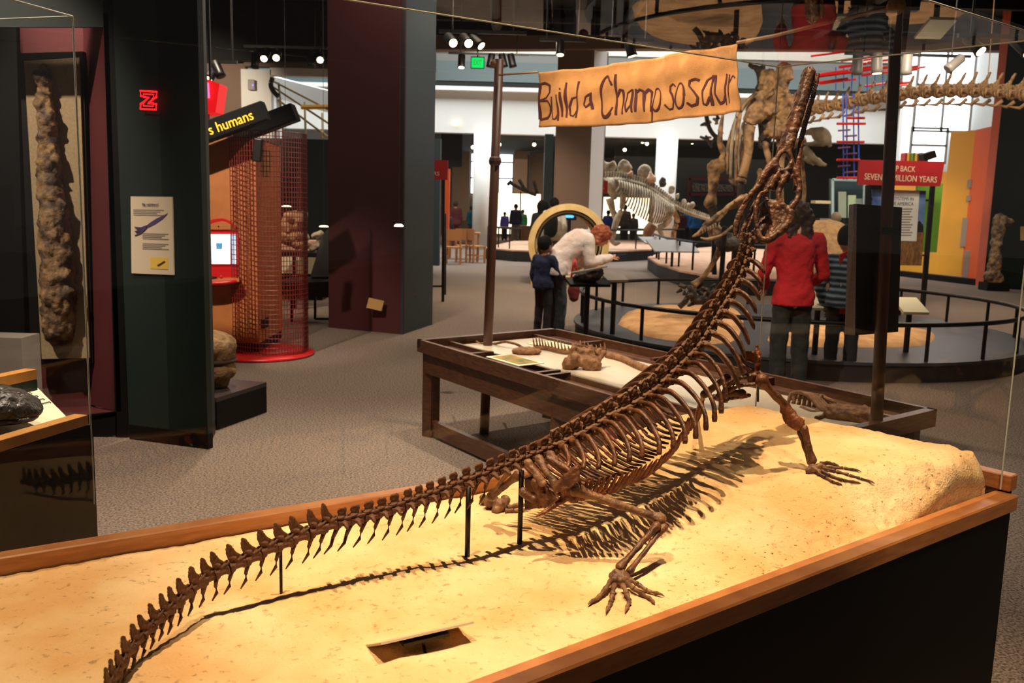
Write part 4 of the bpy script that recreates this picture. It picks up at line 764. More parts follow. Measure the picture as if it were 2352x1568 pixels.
for px, py, y in ((658, 475, 14.5), (744, 521, 12.6), (916, 520, 7.5)):
    t = thing('lamp_disc', P(px, py, y), {658: 'small glowing lamp above the heaped casts', 744: 'small glowing lamp at the left edge of the maroon column', 916: 'small glowing lamp hanging before the maroon column'}[px], 'lamp'); bm = B(); lathe(bm, [(.035*y/7, 0), (.036*y/7, .008), (.02*y/7, .02)], P(px, py, y), 16); obj('lens', bm, K['bulb'], t); obj('cord', tube(B(), [P(px, py, y), V((P(px, py, y).x, y, 6.3))], .003, 5), K['blackm'], t)
# ------------------------------------------------------------------ maroon sign on posts right of the column, far tables and chairs
sg = thing('sign_stand', G(1012, 694), 'maroon header sign on two black posts just right of the maroon column', 'sign'); y = G(1018, 693).y
obj('header', solid(B(), [P(960, 412, y), P(1028, 413, y), P(1029, 368, y), P(960, 366, y)], (0, .05, 0)), K['red'], sg); text('lettering', 'YEARS', K['cream'], P(972, 402, y-.0), (1, 0, 0), (0, 0, 1), P(1009, 402, y).x-P(972, 402, y).x, .06, sg, .002)
for px in (1017, 985): obj('post', bar(B(), P(px+2, 413, y+.03), V((P(px, 693, y).x, y+.03, 0)), .045, .04), K['blackm'], sg)
obj('cross_bar', bar(B(), P(985, 657, y+.03), P(1017, 657, y+.03), .02, .03), K['blackm'], sg)
obj('back_post', bar(B(), P(1023, 490, y+1.2), V((P(1023, 660, y+1.2).x, y+1.2, 0)), .03, .03), K['blackm'], sg)
def chairb(loc, rz, label):
    t = thing('wooden_chair', loc, label, 'chair', 'wooden chairs at the far activity table'); R = M.Rotation(rz, 3, 'Z')
    def bb(name, c, s): obj(name, box(B(), V(loc)+R @ V(c), s, R), K['chair'], t)
    bb('seat', (0, 0, .45), (.44, .42, .04)); bb('backrest', (0, .20, .78), (.42, .03, .30))
    for sx in (-.19, .19):
        bb('leg', (sx, .19, .46), (.045, .045, .92)); bb('leg', (sx, -.18, .22), (.045, .045, .44)); bb('stretcher', (sx, 0, .2), (.03, .36, .03))
    return t
q = G(1041, 606); chairb(q, math.pi, 'left wooden chair with solid back at the far activity table'); q = G(1066, 603); chairb(q+V((-.05, .35, 0)), math.pi, 'middle wooden chair behind the left one at the far table'); q = G(1092, 603); chairb(q, math.pi*.5+.6, 'right wooden chair seen from the side at the far table')
tb = thing('activity_table', G(1060, 596), 'wooden table among the far chairs right of the maroon sign', 'table'); q = G(1062, 597)+V((0, .6, 0))
obj('top', box(B(), q+V((0, 0, .76)), (.95, .7, .05)), K['chair'], tb)
for sx in (-.42, .42):
    for sy in (-.3, .3): obj('leg', box(B(), q+V((sx, sy, .37)), (.05, .05, .74)), K['chair'], tb)
for px, py, lb in ((1150, 541, 'low wooden table with papers behind the left banner pole'), (1208, 541, 'low wooden table left of the yellow ring')):
    q = G(px, py+12); t = thing('low_table', q, lb, 'table'); obj('top', box(B(), q+V((0, 0, .62)), (1.1, .7, .05)), K['chair'], t)
    for sx in (-.48, .48):
        for sy in (-.3, .3): obj('leg', box(B(), q+V((sx, sy, .3)), (.06, .06, .6)), K['chair'], t)
for px, py, c_, lb in ((1100, 528, 'blue', 'blue tub on the floor behind the left banner pole'), (1120, 531, 'yellow', 'yellow tub beside the blue tub in the activity area'), (1212, 520, 'chair', 'wooden cupboard right of the children in the activity area')):
    q = G(px, py+37 if px > 1200 else py+25); t = thing('storage_tub', q, lb, 'tub'); obj('body', box(B(), q+V((0, 0, .35)), (.62, .5, .7), bev=.05), K[c_], t); obj('rim', box(B(), q+V((0, 0, .71)), (.68, .56, .05), bev=.02), K[c_], t)
# exit sign
ex = thing('exit_sign', P(1096, 145, 23.5), 'green glowing exit sign under the beam left of the banner pole', 'sign'); obj('face', box(B(), P(1097, 144, 23.5), (.30, .05, .24)), K['exit'], ex); text('lettering', 'EXIT', K['white'], P(1088, 149, 23.46), (1, 0, 0), (0, 0, 1), .2, .12, ex, .004, .01); obj('housing', box(B(), P(1097, 144, 23.55), (.34, .05, .29)), K['black'], ex); obj('rod', tube(B(), [P(1097, 140, 23.58), V((P(1097, 122, 23.58).x, 23.58, 6.3))], .02, 6), K['blackm'], ex)
# ------------------------------------------------------------------ banner, poles and puzzle table
PA = G(1112, 995); PB = G(2012, 990, .62)
tbl = thing('puzzle_table', G(1300, 1000), 'long low brown table with a white top framed by wooden trays', 'table')
TZ = .62
c0, c1, c3 = G(958, 797, TZ), G(1272, 769, TZ), G(2150, 965, TZ)   # left, far, right corners
ul = (c1-c0); c2 = G(2043, 994, TZ); ur2 = (c3-c2).normalized(); c2 = c3-(c1-c0)*1.0
near_dir = (G(1335, 912, TZ)-c0).normalized(); c2 = c0+near_dir*(c3-c1).length
cent = (c0+c1+c2+c3)/4
def inset(p, f): return p.lerp(cent, f)
obj('top', solid(B(), [c0, c1, c3, c2], (0, 0, -.03)), K['wood'], tbl)
def tq(u, v, z=0): a_ = c0.lerp(c2, u); b_ = c1.lerp(c3, u); return a_.lerp(b_, v)+V((0, 0, z))   # u along, v across
def tquad(name, u0, u1, v0, v1, z0, z1, m_): return obj(name, solid(B(), [tq(u0, v0, z1), tq(u1, v0, z1), tq(u1, v1, z1), tq(u0, v1, z1)], (0, 0, z0-z1)), K[m_], tbl)
tquad('white_top', .035, .975, .21, .80, .001, .012, 'tabletop'); 
for v0, v1 in ((0, .022), (.19, .21), (.80, .82), (.978, 1)): tquad('tray_rail', 0, 1, v0, v1, .0, .055 if v0 in (0, .978) else .03, 'wood')
for u in (0, .985): tquad('end_rail', u, u+.015, 0, 1, .0, .055, 'wood')
for u in (.19, .42, .45, .68): tquad('divider', u, u+.01, .022, .19, .0, .045, 'wood'); tquad('divider', u, u+.01, .82, .978, .0, .045, 'wood')
tquad('apron', .02, .98, .02, .06, -.17, -.03, 'wood'); tquad('apron', .02, .98, .94, .98, -.17, -.03, 'wood'); tquad('apron', .01, .03, .03, .97, -.17, -.03, 'wood')
for u, v in ((.025, .06), (.03, .93), (.97, .06), (.97, .93), (.5, .06)): q = tq(u, v); obj('leg', box(B(), (q.x, q.y, (TZ-.03)/2), (.085, .085, TZ-.03), M.Rotation(-.7, 3, 'Z')), K['wood'], tbl)
tquad('foot_rail', .03, .97, .045, .075, -.60, -.50, 'wood')
pc = thing('picture_card', tq(.31, .12, .05), 'framed yellow picture card lying on the near tray of the puzzle table', 'card'); 
def pcq(name, u0, u1, v0, v1, z, m_): obj(name, solid(B(), [tq(u0, v0, z), tq(u1, v0, z), tq(u1, v1, z), tq(u0, v1, z)], (0, 0, -.004)), K[m_], pc)
pcq('mat_board', .265, .38, .03, .185, .060, 'cream'); pcq('print', .277, .37, .05, .165, .063, 'photo'); 
pc2 = thing('picture_card', tq(.15, .72, .02), 'plain pale yellow card at the far edge of the puzzle table', 'card'); obj('card', solid(B(), [tq(.10, .6, .018), tq(.2, .6, .018), tq(.2, .78, .018), tq(.10, .78, .018)], (0, 0, -.004)), K['cream'], pc2)
def onT(px, py, z=TZ+.012): return G(px, py, z)
# cast bones on the table
tc1 = thing('cast_tail', onT(1120, 790), 'thin clay coloured tail cast curving over the white table', 'cast'); c = curve([onT(1085, 772), onT(1100, 788), onT(1130, 790), onT(1160, 785, TZ+.05), onT(1185, 790, TZ+.05), onT(1200, 798)], 6)
for k in range(len(c)-1): obj('vertebra', tube(B(), [c[k].lerp(c[k+1], .05), c[k].lerp(c[k+1], .5), c[k].lerp(c[k+1], .95)], [.010, .007, .010], 7), K['caston'], tc1, True)
tc2 = thing('cast_shell', onT(1208, 805), 'flat oval clay coloured cast piece beside the tail cast', 'cast'); bm = B(); ball(bm, onT(1209, 806, TZ+.03), (.098, .07, .028), 3); put('piece', remesh(bm, .007, 2, .5, .008, 40), K['caston'], tc2)
tc3 = thing('cast_spine', onT(1290, 805), 'clay coloured spine cast with a row of upright spikes', 'cast'); c = curve([onT(1228, 797, TZ+.03), onT(1262, 800, TZ+.03), onT(1300, 808, TZ+.03), onT(1345, 806, TZ+.03), onT(1392, 812, TZ+.03)], 5)
obj('core', tube(B(), c, .016, 8), K['caston'], tc3, True)
for k in range(len(c)): obj('spike', tube(B(), [c[k], c[k]+V((-.01, 0, .045+.012*math.sin(k))), c[k]+V((-.014, 0, .062+.012*math.sin(k)))], [.013, .009, .003], 6, .6), K['caston'], tc3, True)
tc4 = thing('cast_pelvis', onT(1338, 845), 'large clay coloured pelvis cast with two lobes standing on the white table', 'cast'); y = onT(1335, 848).y
put('bone', bonemesh([('c', P(1318, 830, y), P(1308, 836, y), .05, .045), ('c', P(1345, 832, y), P(1362, 838, y), .045, .055), ('c', P(1318, 822, y+.03), P(1316, 792, y+.03), .04, .012), ('c', P(1352, 822, y+.03), P(1355, 794, y+.03), .045, .012), ('c', P(1318, 806, y+.04), P(1358, 808, y+.04), .022, .025), ('c', P(1365, 830, y+.06), P(1388, 806, y+.08), .04, .015), ('c', P(1372, 815, y+.06), P(1378, 800, y+.08), .02, .01)], .009, .012, 30), K['caston'], tc4)
tc5 = thing('cast_tail', onT(1430, 830), 'knobbly clay coloured tail cast running right behind the ribs', 'cast'); c = curve([onT(1395, 815, TZ+.03), onT(1430, 824, TZ+.03), onT(1465, 840, TZ+.03), onT(1510, 858, TZ+.03)], 7)
for k in range(len(c)-1): obj('vertebra', tube(B(), [c[k], c[k].lerp(c[k+1], .5), c[k+1]], [.026, .018, .024], 7), K['caston'], tc5, True)
tc6 = thing('cast_ribcage', onT(1870, 930), 'clay coloured rib cast of curved loops at the right end of the table', 'cast')
for k in range(7):
    a_, b_ = onT(1810+12*k, 925+2*k), onT(1890+6*k, 945-2*k); obj('rib', tube(B(), curve([a_, a_.lerp(b_, .2)+V((0, .05, .05)), a_.lerp(b_, .6)+V((0, .05, .06-.005*k)), b_], 6), .010, 6), K['caston'], tc6, True)
obj('rib', tube(B(), curve([onT(1812, 918), onT(1860, 905, TZ+.05), onT(1910, 920, TZ+.05), onT(1915, 935), onT(1870, 945), onT(1840, 935)], 6), .010, 6), K['caston'], tc6, True)
tc7 = thing('back_cast', onT(1950, 955), 'long clay coloured back plate cast at the right end of the table', 'cast'); bm = B(); cap(bm, onT(1910, 950, TZ+.03), onT(2000, 962, TZ+.03), .045, .04); cap(bm, onT(1915, 940, TZ+.05), onT(2000, 948, TZ+.05), .03, .03); put('piece', remesh(bm, .009, 2, .5, .012, 45), K['caston'], tc7)
tc8 = thing('cast_claw', onT(1890, 955), 'small russet stick cast near the rib cast on the table', 'cast'); obj('piece', tube(B(), [onT(1875, 960, TZ+.02), onT(1900, 952, TZ+.02)], [.012, .009], 7), K['bonered'], tc8)
# poles
def polething(base, topz, r, lean, label):
    t = thing('banner_pole', base, label, 'pole'); b = V(base); tp = V((base.x+lean, base.y, topz)); obj('pole', tube(B(), [b, b.lerp(tp, .5), tp], [r, r*.95, r*.9], 14), K['pole'], t, True); return t, b, tp
pl, plb, plt = polething(up(PA, 0), 2.56, .034, .046, 'left brown banner pole standing by the near end of the puzzle table'); q = plb.lerp(plt, .74); obj('knot', ball(B(), q, .045, 2), K['pole'], pl); obj('knot', ball(B(), plt-V((.03, 0, .03)), .03, 2), K['rope'], pl)
pr, prb, prt = polething(up(PB, .62), 2.66, .028, -.075, 'right brown banner pole standing on the end of the puzzle table'); obj('knot', ball(B(), P(2058, 14, PB.y-.03), .04, 2), K['rope'], pr)
NBN = V((-(PB-PA).y, (PB-PA).x, 0)).normalized(); NBN = NBN if NBN.y < 0 else -NBN
btop = [(1237, 167), (1330, 158), (1410, 147), (1480, 136), (1557, 121), (1620, 112), (1697, 99)]; bbot = [(1234, 292), (1330, 291), (1425, 288), (1480, 283), (1524, 277), (1610, 268), (1703, 257)]
def wave(px, py): return NBN*(.016*math.sin(px*.045)+.010*math.sin(px*.11+py*.02)+.006*math.sin(py*.09+px*.02))
def onB(px, py, off=0): return PP(px, py, PA, PB)+wave(px, py)+NBN*off
def lerpt(L_, s):
    x = s*(len(L_)-1); i = min(int(x), len(L_)-2); f = x-i; return (L_[i][0]*(1-f)+L_[i+1][0]*f, L_[i][1]*(1-f)+L_[i+1][1]*f)
ban = thing('banner', onB(1470, 200), 'tan canvas banner with brown hand painted lettering hung between two poles', 'banner')
bm = B(); NX, NY = 90, 22; g0 = []; g1 = []
for i in range(NX+1):
    t_, b_ = lerpt(btop, i/NX), lerpt(bbot, i/NX); r0, r1 = [], []
    for j in range(NY+1):
        f = j/NY; x, y = t_[0]*(1-f)+b_[0]*f, t_[1]*(1-f)+b_[1]*f; r0.append(bm.verts.new(onB(x, y))); r1.append(bm.verts.new(onB(x, y, -.004)))
    g0.append(r0); g1.append(r1)
for i in range(NX):
    for j in range(NY): bm.faces.new((g0[i][j], g0[i+1][j], g0[i+1][j+1], g0[i][j+1])); bm.faces.new((g1[i][j+1], g1[i+1][j+1], g1[i+1][j], g1[i][j]))
for i in range(NX): bm.faces.new((g0[i+1][0], g0[i][0], g1[i][0], g1[i+1][0])); bm.faces.new((g0[i][NY], g0[i+1][NY], g1[i+1][NY], g1[i][NY]))
for j in range(NY): bm.faces.new((g0[0][j], g0[0][j+1], g1[0][j+1], g1[0][j])); bm.faces.new((g0[NX][j+1], g0[NX][j], g1[NX][j], g1[NX][j+1]))
obj('canvas', bm, K['canvas'], ban, True)
# brush strokes of the letters, in banner coordinates
def stroke(pts, wd): return pts, wd
def arc(cx, cy, rx, ry, a0, a1, n=12): return [(cx+rx*math.cos(math.radians(a0+(a1-a0)*k/n)), cy-ry*math.sin(math.radians(a0+(a1-a0)*k/n))) for k in range(n+1)]
def letter(name, strokes):
    bm = B()
    for pts, wd in strokes:
        P2 = [V((x, y)) for x, y in pts]; fine = []
        for k in range(len(P2)-1):
            n_ = max(1, int((P2[k+1]-P2[k]).length/2.5)); fine += [P2[k].lerp(P2[k+1], q/n_) for q in range(n_)]
        fine.append(P2[-1]); L_, R_ = [], []
        for k, p in enumerate(fine):
            t_ = (fine[min(k+1, len(fine)-1)]-fine[max(k-1, 0)]).normalized(); n_ = V((-t_.y, t_.x))*wd*(.42+.12*math.sin(k*.23+pts[0][0])); L_.append(p+n_); R_.append(p-n_)
        rows = [[bm.verts.new(onB(q.x, q.y, o_)) for q in (l, r)] for o_ in (.0035, .0012) for l, r in zip(L_, R_)]; M_ = len(L_)
        for k in range(M_-1):
            bm.faces.new((rows[k][0], rows[k+1][0], rows[k+1][1], rows[k][1])); bm.faces.new((rows[M_+k][0], rows[k][0], rows[k+1][0], rows[M_+k+1][0])[::-1]); bm.faces.new((rows[M_+k][1], rows[k][1], rows[k+1][1], rows[M_+k+1][1]))
    put(name, mesh(bm, False, False), K['ink'], ban)
letter('letter', [stroke([(1239, 192), (1238, 235), (1236, 274)], 6), stroke([(1238, 194), (1250, 190), (1260, 196), (1262, 212), (1254, 224), (1240, 231)], 5), stroke([(1241, 231), (1256, 231), (1265, 244), (1264, 260), (1256, 270), (1237, 274)], 6)])
letter('letter', [stroke([(1270, 222), (1270, 255), (1275, 273), (1282, 274), (1288, 262)], 4), stroke([(1286, 218), (1287, 250), (1288, 277)], 4)])
letter('letter', [stroke([(1294, 212), (1295, 268)], 5), stroke([(1293, 203), (1294, 207)], 4)])
letter('letter', [stroke([(1305, 190), (1303, 230), (1303, 270)], 5)])
letter('letter', [stroke([(1327, 186), (1325, 230), (1325, 270)], 4), stroke([(1325, 222), (1315, 226), (1308, 245), (1310, 264), (1318, 267), (1325, 252)], 4)])
letter('letter', [stroke([(1354, 215), (1345, 222), (1340, 240), (1344, 246), (1353, 236)], 4), stroke([(1356, 212), (1353, 230), (1356, 250)], 5)])
letter('letter', [stroke(arc(1394, 222, 19, 47, 50, 310, 22), 7), stroke([(1408, 187), (1412, 196)], 5), stroke([(1405, 258), (1411, 246)], 5)])
letter('letter', [stroke([(1420, 171), (1419, 220), (1418, 264)], 5), stroke([(1419, 225), (1427, 206), (1433, 208), (1434, 232), (1434, 262)], 5)])
letter('letter', [stroke([(1455, 206), (1444, 214), (1440, 240), (1445, 257), (1454, 242)], 4), stroke([(1457, 205), (1455, 235), (1457, 258)], 5)])
letter('letter', [stroke([(1463, 204), (1463, 256)], 5), stroke([(1463, 214), (1470, 205), (1476, 210), (1477, 255)], 5), stroke([(1477, 214), (1484, 204), (1490, 210), (1491, 255)], 5)])
letter('letter', [stroke([(1499, 206), (1496, 240), (1492, 279)], 4), stroke(arc(1505, 228, 13, 26, 120, -130, 16), 4)])
letter('letter', [stroke([(1550, 198), (1544, 192), (1538, 198), (1538, 210), (1546, 222), (1550, 234), (1546, 248), (1536, 251), (1527, 240)], 5)])
letter('letter', [stroke(arc(1567, 220, 12, 29, 0, 360, 24), 5)])
letter('letter', [stroke([(1604, 184), (1597, 181), (1588, 186), (1587, 198), (1595, 210), (1603, 224), (1600, 238), (1590, 243), (1583, 236)], 5)])
letter('letter', [stroke([(1633, 176), (1620, 184), (1612, 208), (1614, 238), (1622, 240), (1631, 222)], 5), stroke([(1636, 172), (1633, 205), (1634, 241)], 6)])
letter('letter', [stroke([(1641, 172), (1641, 215), (1648, 237), (1657, 232), (1662, 216)], 5), stroke([(1664, 168), (1662, 205), (1664, 240)], 5)])
letter('letter', [stroke([(1671, 170), (1673, 205), (1675, 237)], 5), stroke([(1674, 190), (1684, 174), (1690, 176), (1694, 180)], 5)])
rp_ = thing('rope', onB(1850, 60), 'tan rope stretched between the poles along the top of the banner', 'rope')
obj('rope', tube(B(), [PP(1146, 172, PA, PB), onB(1238, 166, .005)], .007, 6), K['rope'], rp_); obj('rope', tube(B(), [onB(1697, 99, .005), PP(1780, 82, PA, PB), PP(1900, 52, PA, PB), PP(2050, 16, PA, PB)], .009, 6), K['rope'], rp_)
# dark board fixed to the right pole
bd2 = thing('dark_board', P(2005, 620, PB.y-.05), 'dark stained board fixed in front of the right banner pole', 'board'); y = PB.y+.05
obj('board', solid(B(), [P(1964, 770, y), P(2063, 762, y), P(2072, 476, y), P(1968, 468, y)], (0, .04, 0)), K['darkwood'], bd2); obj('edge', solid(B(), [P(1940, 768, y+.12), P(1964, 770, y), P(1968, 468, y), P(1950, 470, y+.12)], (.02, .02, 0)), K['wood'], bd2); obj('clamp', box(B(), P(2035, 530, y-.02), (.07, .12, .03)), K['blackm'], bd2)
# ------------------------------------------------------------------ round platform with railing, mounds, labels
pf = thing('round_platform', V((3.45, 11.3, 0)), 'round grey platform with a low black railing around it', 'platform')
PC = V((3.45, 11.25, 0)); PR = 2.68
obj('top', lathe(B(), [(PR, .17), (PR, .2)], PC, 72), K['plat'], pf); obj('side', lathe(B(), [(PR-.02, 0), (PR-.02, .17)], PC, 72), K['platside'], pf)
def cpt(a_, r, z): return PC+V((r*math.cos(a_), r*math.sin(a_), z))
obj('rail', tube(B(), [cpt(2*math.pi*k/80, PR-.08, .56) for k in range(80)], .024, 8, closed=True), K['blackm'], pf, True)
for k in range(22): a_ = 2*math.pi*(k+.3)/22; obj('rail_post', tube(B(), [cpt(a_, PR-.08, .2), cpt(a_, PR-.08, .56)], .02, 8), K['blackm'], pf)
for lo, pl_, lb in ((.2, [(1418, 745), (1440, 720), (1500, 706), (1600, 704), (1690, 712), (1700, 770), (1640, 790), (1560, 784), (1470, 768)], 'tan sand patch at the left of the round platform'), (.2, [(1780, 756), (1900, 748), (2040, 750), (2130, 762), (2145, 776), (2110, 794), (1990, 798), (1860, 796), (1770, 788)], 'tan sand patch at the right of the round platform')):
    pts = [G(x, y, lo) for x, y in pl_]; c_ = sum(pts, V())/len(pts); sm = curve(pts+[pts[0]], 4)[:-1]; bm = B(); n0 = len(sm); rings = []
    for f, z in ((1, .0), (.97, .03), (.8, .06), (.5, .09), (.2, .10)): rings.append([bm.verts.new(c_.lerp(p, f*(1+.04*NZ.noise(p*3)))+V((0, 0, z+(.03*NZ.noise(p*2+V((f, 0, 0))) if f < .95 else 0)))) for p in sm])
    for A_, C_ in zip(rings, rings[1:]):
        for k in range(n0): bm.faces.new((A_[k], A_[(k+1) % n0], C_[(k+1) % n0], C_[k]))
    bm.faces.new(rings[-1]); obj('sand_patch', bm, K['mound'], smooth=True, label=lb, cat='sand')
def sloped(name, px, py, wd, dp, y, z, tilt, m_, label, zb, cat='label stand', leg=True, yaw=0):
    c_ = P(px, py, y); t = thing(name, V((c_.x, y, zb)), label, cat); R = M.Rotation(yaw, 3, 'Z') @ M.Rotation(tilt, 3, 'X'); obj('plate', box(B(), c_, (wd, dp, .03), R), K[m_], t)
    if leg: obj('leg', tube(B(), [c_-V((0, 0, .02)), V((c_.x, y, zb))], .03, 8), K['blackm'], t)
    return t
sloped('label_stand', 1350, 648, .46, .2, 9.9, .8, .3, 'black', 'black label desk left of the round platform before the bending woman', 0, yaw=.25); sloped('label_stand', 1412, 638, .28, .14, 10.1, .8, .45, 'silver', 'silver label plate beside the black label desk', 0, yaw=.5)
sloped('label_stand', 2090, 702, .26, .35, 9.3, .7, .35, 'cream', 'cream label desk on the rail right of the dark board', .2); sloped('label_stand', 1880, 690, .34, .3, 9.0, .7, .5, 'cream', 'cream label desk right of the woman in red', .2)
fp = thing('specimen_lump', P(1345, 632, 9.9), 'dark rough specimen lying on the black label desk', 'fossil'); bm = B(); y = 9.9; cap(bm, P(1325, 640, y), P(1375, 626, y), .05, .06); ball(bm, P(1350, 636, y), (.14, .08, .06), 2); put('lump', remesh(bm, .012, 2, .5, .02, 20), K['darkcast'], fp)
cs = thing('clear_cover', P(1350, 622, 9.9), 'pale clear cover edge over the dark specimen', 'cover'); obj('edge', tube(B(), [P(1313, 626, 9.85), P(1350, 620, 9.85), P(1395, 611, 9.85)], .012, 6), K['white'], cs); obj('sheet', solid(B(), [P(1313, 645, 9.86), P(1395, 630, 9.86), P(1395, 611, 9.86), P(1313, 626, 9.86)], (0, .005, 0)), K['glass'], cs)
# second and third platforms
def plat(px_pts, z, name, label, patch=None, rail=None, rz=.6):
    pts = [G(x, y, z) for x, y in px_pts]; t = thing(name, up(sum(pts, V())/len(pts), 0), label, 'platform'); obj('top', solid(B(), pts, (0, 0, -.04)), K['palesand'], t); obj('side', solid(B(), [p-V((0, 0, .041)) for p in pts], (0, 0, -(z-.041))), K['platside'], t)
    if rail:
        q = [G(x, y, z) for x, y in rail]; obj('rail', tube(B(), [p+V((0, 0, rz)) for p in q], .03, 6), K['blackm'], t)
        for k in range(len(q)-1):
            for f in (0, .5): p = q[k].lerp(q[k+1], f); obj('rail_post', tube(B(), [p, p+V((0, 0, rz))], .024, 6), K['blackm'], t)
    return t
plat([(1112, 568), (1180, 574), (1300, 578), (1420, 576), (1510, 572), (1575, 566), (1604, 557), (1500, 551), (1300, 551), (1180, 553)], .33, 'long_platform', 'long low platform with pink sand under the plated dinosaur', rail=[(1120, 566), (1170, 571), (1300, 575), (1460, 572), (1570, 565)])
plat([(1488, 590), (1510, 604), (1560, 620), (1640, 634), (1720, 640), (1880, 640), (1960, 615), (1800, 575), (1640, 566), (1530, 576)], .33, 'corner_platform', 'angled platform with pink sand under the tall long-tailed skeleton', rail=[(1498, 588), (1530, 605), (1590, 620), (1680, 630), (1780, 632)])
sloped('label_stand', 1545, 565, 1.1, .55, 20.5, 1, .45, 'silver', 'wide silver label desk at the edge of the pink sand platform', .0, yaw=.3); sloped('label_stand', 1510, 552, .9, .5, 24.0, 1, .3, 'silver', 'upper silver label desk behind the first one', .0, yaw=.3)
# boulder
bo = P(1895, 600, 13.6); bm = B(); ball(bm, (bo.x-.03, 13.6, .86), (.60, .5, .66), 4); obj_b = put('boulder', remesh(bm, .03, 2, .5, .02, 5), K['boulder']); tag(obj_b, 'large round sandstone boulder behind the woman in red', 'boulder')
# time sign and info panel
sgn = thing('time_sign', G(2125, 715), 'maroon header sign about millions of years on tall black posts', 'sign'); y = 15.2
obj('header', solid(B(), [P(1970, 424, y), P(2160, 428, y), P(2170, 371, y), P(1975, 367, y)], (0, .06, 0)), K['red'], sgn)
a_, b_ = P(1985, 412, y), P(2152, 412, y); text('lettering', 'SEVENTY MILLION YEARS', K['cream'], P(1985, 412, y), (1, 0, -.02), (0, 0, 1), (b_-a_).x, .10, sgn, .003, .004); text('lettering', 'STEP BACK', K['cream'], P(2036, 392, y), (1, 0, -.02), (0, 0, 1), P(2102, 392, y).x-P(2036, 392, y).x, .09, sgn, .003, .004)
for px, pb in ((1993, 1985), (2142, 2122)): obj('post', bar(B(), P(px, 426, y+.04), V((P(pb, 700, y).x, y+.04, .0)), .07, .06), K['blackm'], sgn)
y = 15.4; ip = thing('info_panel', G(2070, 660), 'printed landscape panel with a white text sheet under the maroon sign', 'panel')
obj('sky', solid(B(), [P(2004, 530, y), P(2122, 532, y), P(2127, 438, y), P(2004, 435, y)], (0, .04, 0)), K['skyprint'], ip); obj('grass', solid(B(), [P(2004, 608, y), P(2117, 610, y), P(2122, 533, y), P(2004, 531, y)], (0, .04, 0)), K['grassprint'], ip); obj('tree_line', solid(B(), [P(2100, 533, y-.004), P(2121, 533, y-.004), P(2121, 518, y-.004), P(2112, 506, y-.004), P(2104, 516, y-.004)], (0, .003, 0)), K['green'], ip); sheet = obj('sheet', solid(B(), [P(2030, 552, y-.01), P(2105, 554, y-.01), P(2112, 439, y-.01), P(2032, 437, y-.01)], (0, .008, 0)), K['white'], ip)
text('lettering', 'ECOSYSTEMS IN', K['navyink'], P(2036, 459, y-.01), (1, 0, 0), (0, 0, 1), P(2098, 459, y).x-P(2036, 459, y).x, .055, sheet, .001); text('lettering', 'THE AMERICA', K['navyink'], P(2042, 471, y-.01), (1, 0, 0), (0, 0, 1), P(2098, 471, y).x-P(2042, 471, y).x, .06, sheet, .001)
bm = B()
for k in range(11): a_, b_ = P(2044, 480+6*k, y-.012), P(2096-(k % 3)*3, 480+6*k, y-.012); bar(bm, a_, b_, .002, .018)
obj('text_lines', bm, K['greyink'], sheet)
for a_, b_ in (((1990, 457), (2004, 457)), ((2122, 460), (2136, 460)), ((2115, 586), (2130, 586))): obj('clamp', bar(B(), P(*a_, y+.02), P(*b_, y+.02), .03, .03), K['blackm'], ip)
# tinted glass display cases far right behind the boulder
gc = thing('aquarium_case', P(1945, 500, 19), 'pale blue glass display case beyond the boulder', 'display case'); y = 19
for a_, b_ in (((1912, 412), (1912, 520)), ((1912, 412), (1985, 414)), ((1985, 414), (1985, 520))): obj('frame', bar(B(), P(*a_, y), P(*b_, y), .05, .05), mat('pale_blue_frame', 'a8c4cc', .5), gc)
obj('glass', solid(B(), [P(1914, 530, y), P(1984, 530, y), P(1984, 416, y), P(1914, 416, y)], (0, .02, 0)), K['pane'], gc)
for i, (px, c_) in enumerate(((1935, 'paper'), (1957, 'cream'), (1972, 'grey'))): obj('display_sheet', solid(B(), [P(px-9, 500, y+.3), P(px+9, 500, y+.3), P(px+9, 440+8*i, y+.3), P(px-9, 440+8*i, y+.3)], (0, .03, 0)), K[c_], gc)
obj('back', solid(B(), [P(1905, 560, y+.6), P(1995, 560, y+.6), P(1995, 410, y+.6), P(1905, 410, y+.6)], (0, .03, 0)), K['teal'], gc)
q = P(1868, 490, 19); ck = thing('black_box', q, 'black box display with a pale shelf beyond the boulder', 'cabinet'); obj('body', box(B(), (q.x, 19.2, .75), (.30, .4, 1.5)), K['black'], ck); obj('side', box(B(), (q.x+.32, 19.3, .75), (.3, .3, 1.5)), K['grey'], ck); obj('shelf', box(B(), P(1887, 464, 19.2), (.35, .3, .06)), K['cream'], ck)
# right wall fossil bone
fb = thing('leg_bone', P(2290, 575, 20.3), 'brown fossil leg bone mounted upright against the dark right wall', 'fossil'); y = 20.3
put('bone', bonemesh([('c', P(2292, 505, y), P(2318, 510, y), .13, .10), ('c', P(2296, 508, y), P(2288, 570, y), .15, .11), ('c', P(2288, 570, y), P(2282, 620, y), .11, .14), ('c', P(2276, 636, y), P(2290, 640, y), .16, .14)], .028, .05, 6), K['fossil'], fb); obj('foot', box(B(), (P(2283, 655, y).x, y, .09), (.5, .4, .18)), K['black'], fb); obj('stem', tube(B(), [P(2284, 645, y), V((P(2284, 645, y).x, y, .1))], .04, 6), K['blackm'], fb)
obj('wall_label', solid(B(), [P(2345, 552, 19), P(2375, 552, 19), P(2375, 520, 19), P(2345, 520, 19)], (0, .02, 0)), K['cardtan'], label='small tan label on the dark right wall edge', cat='label')
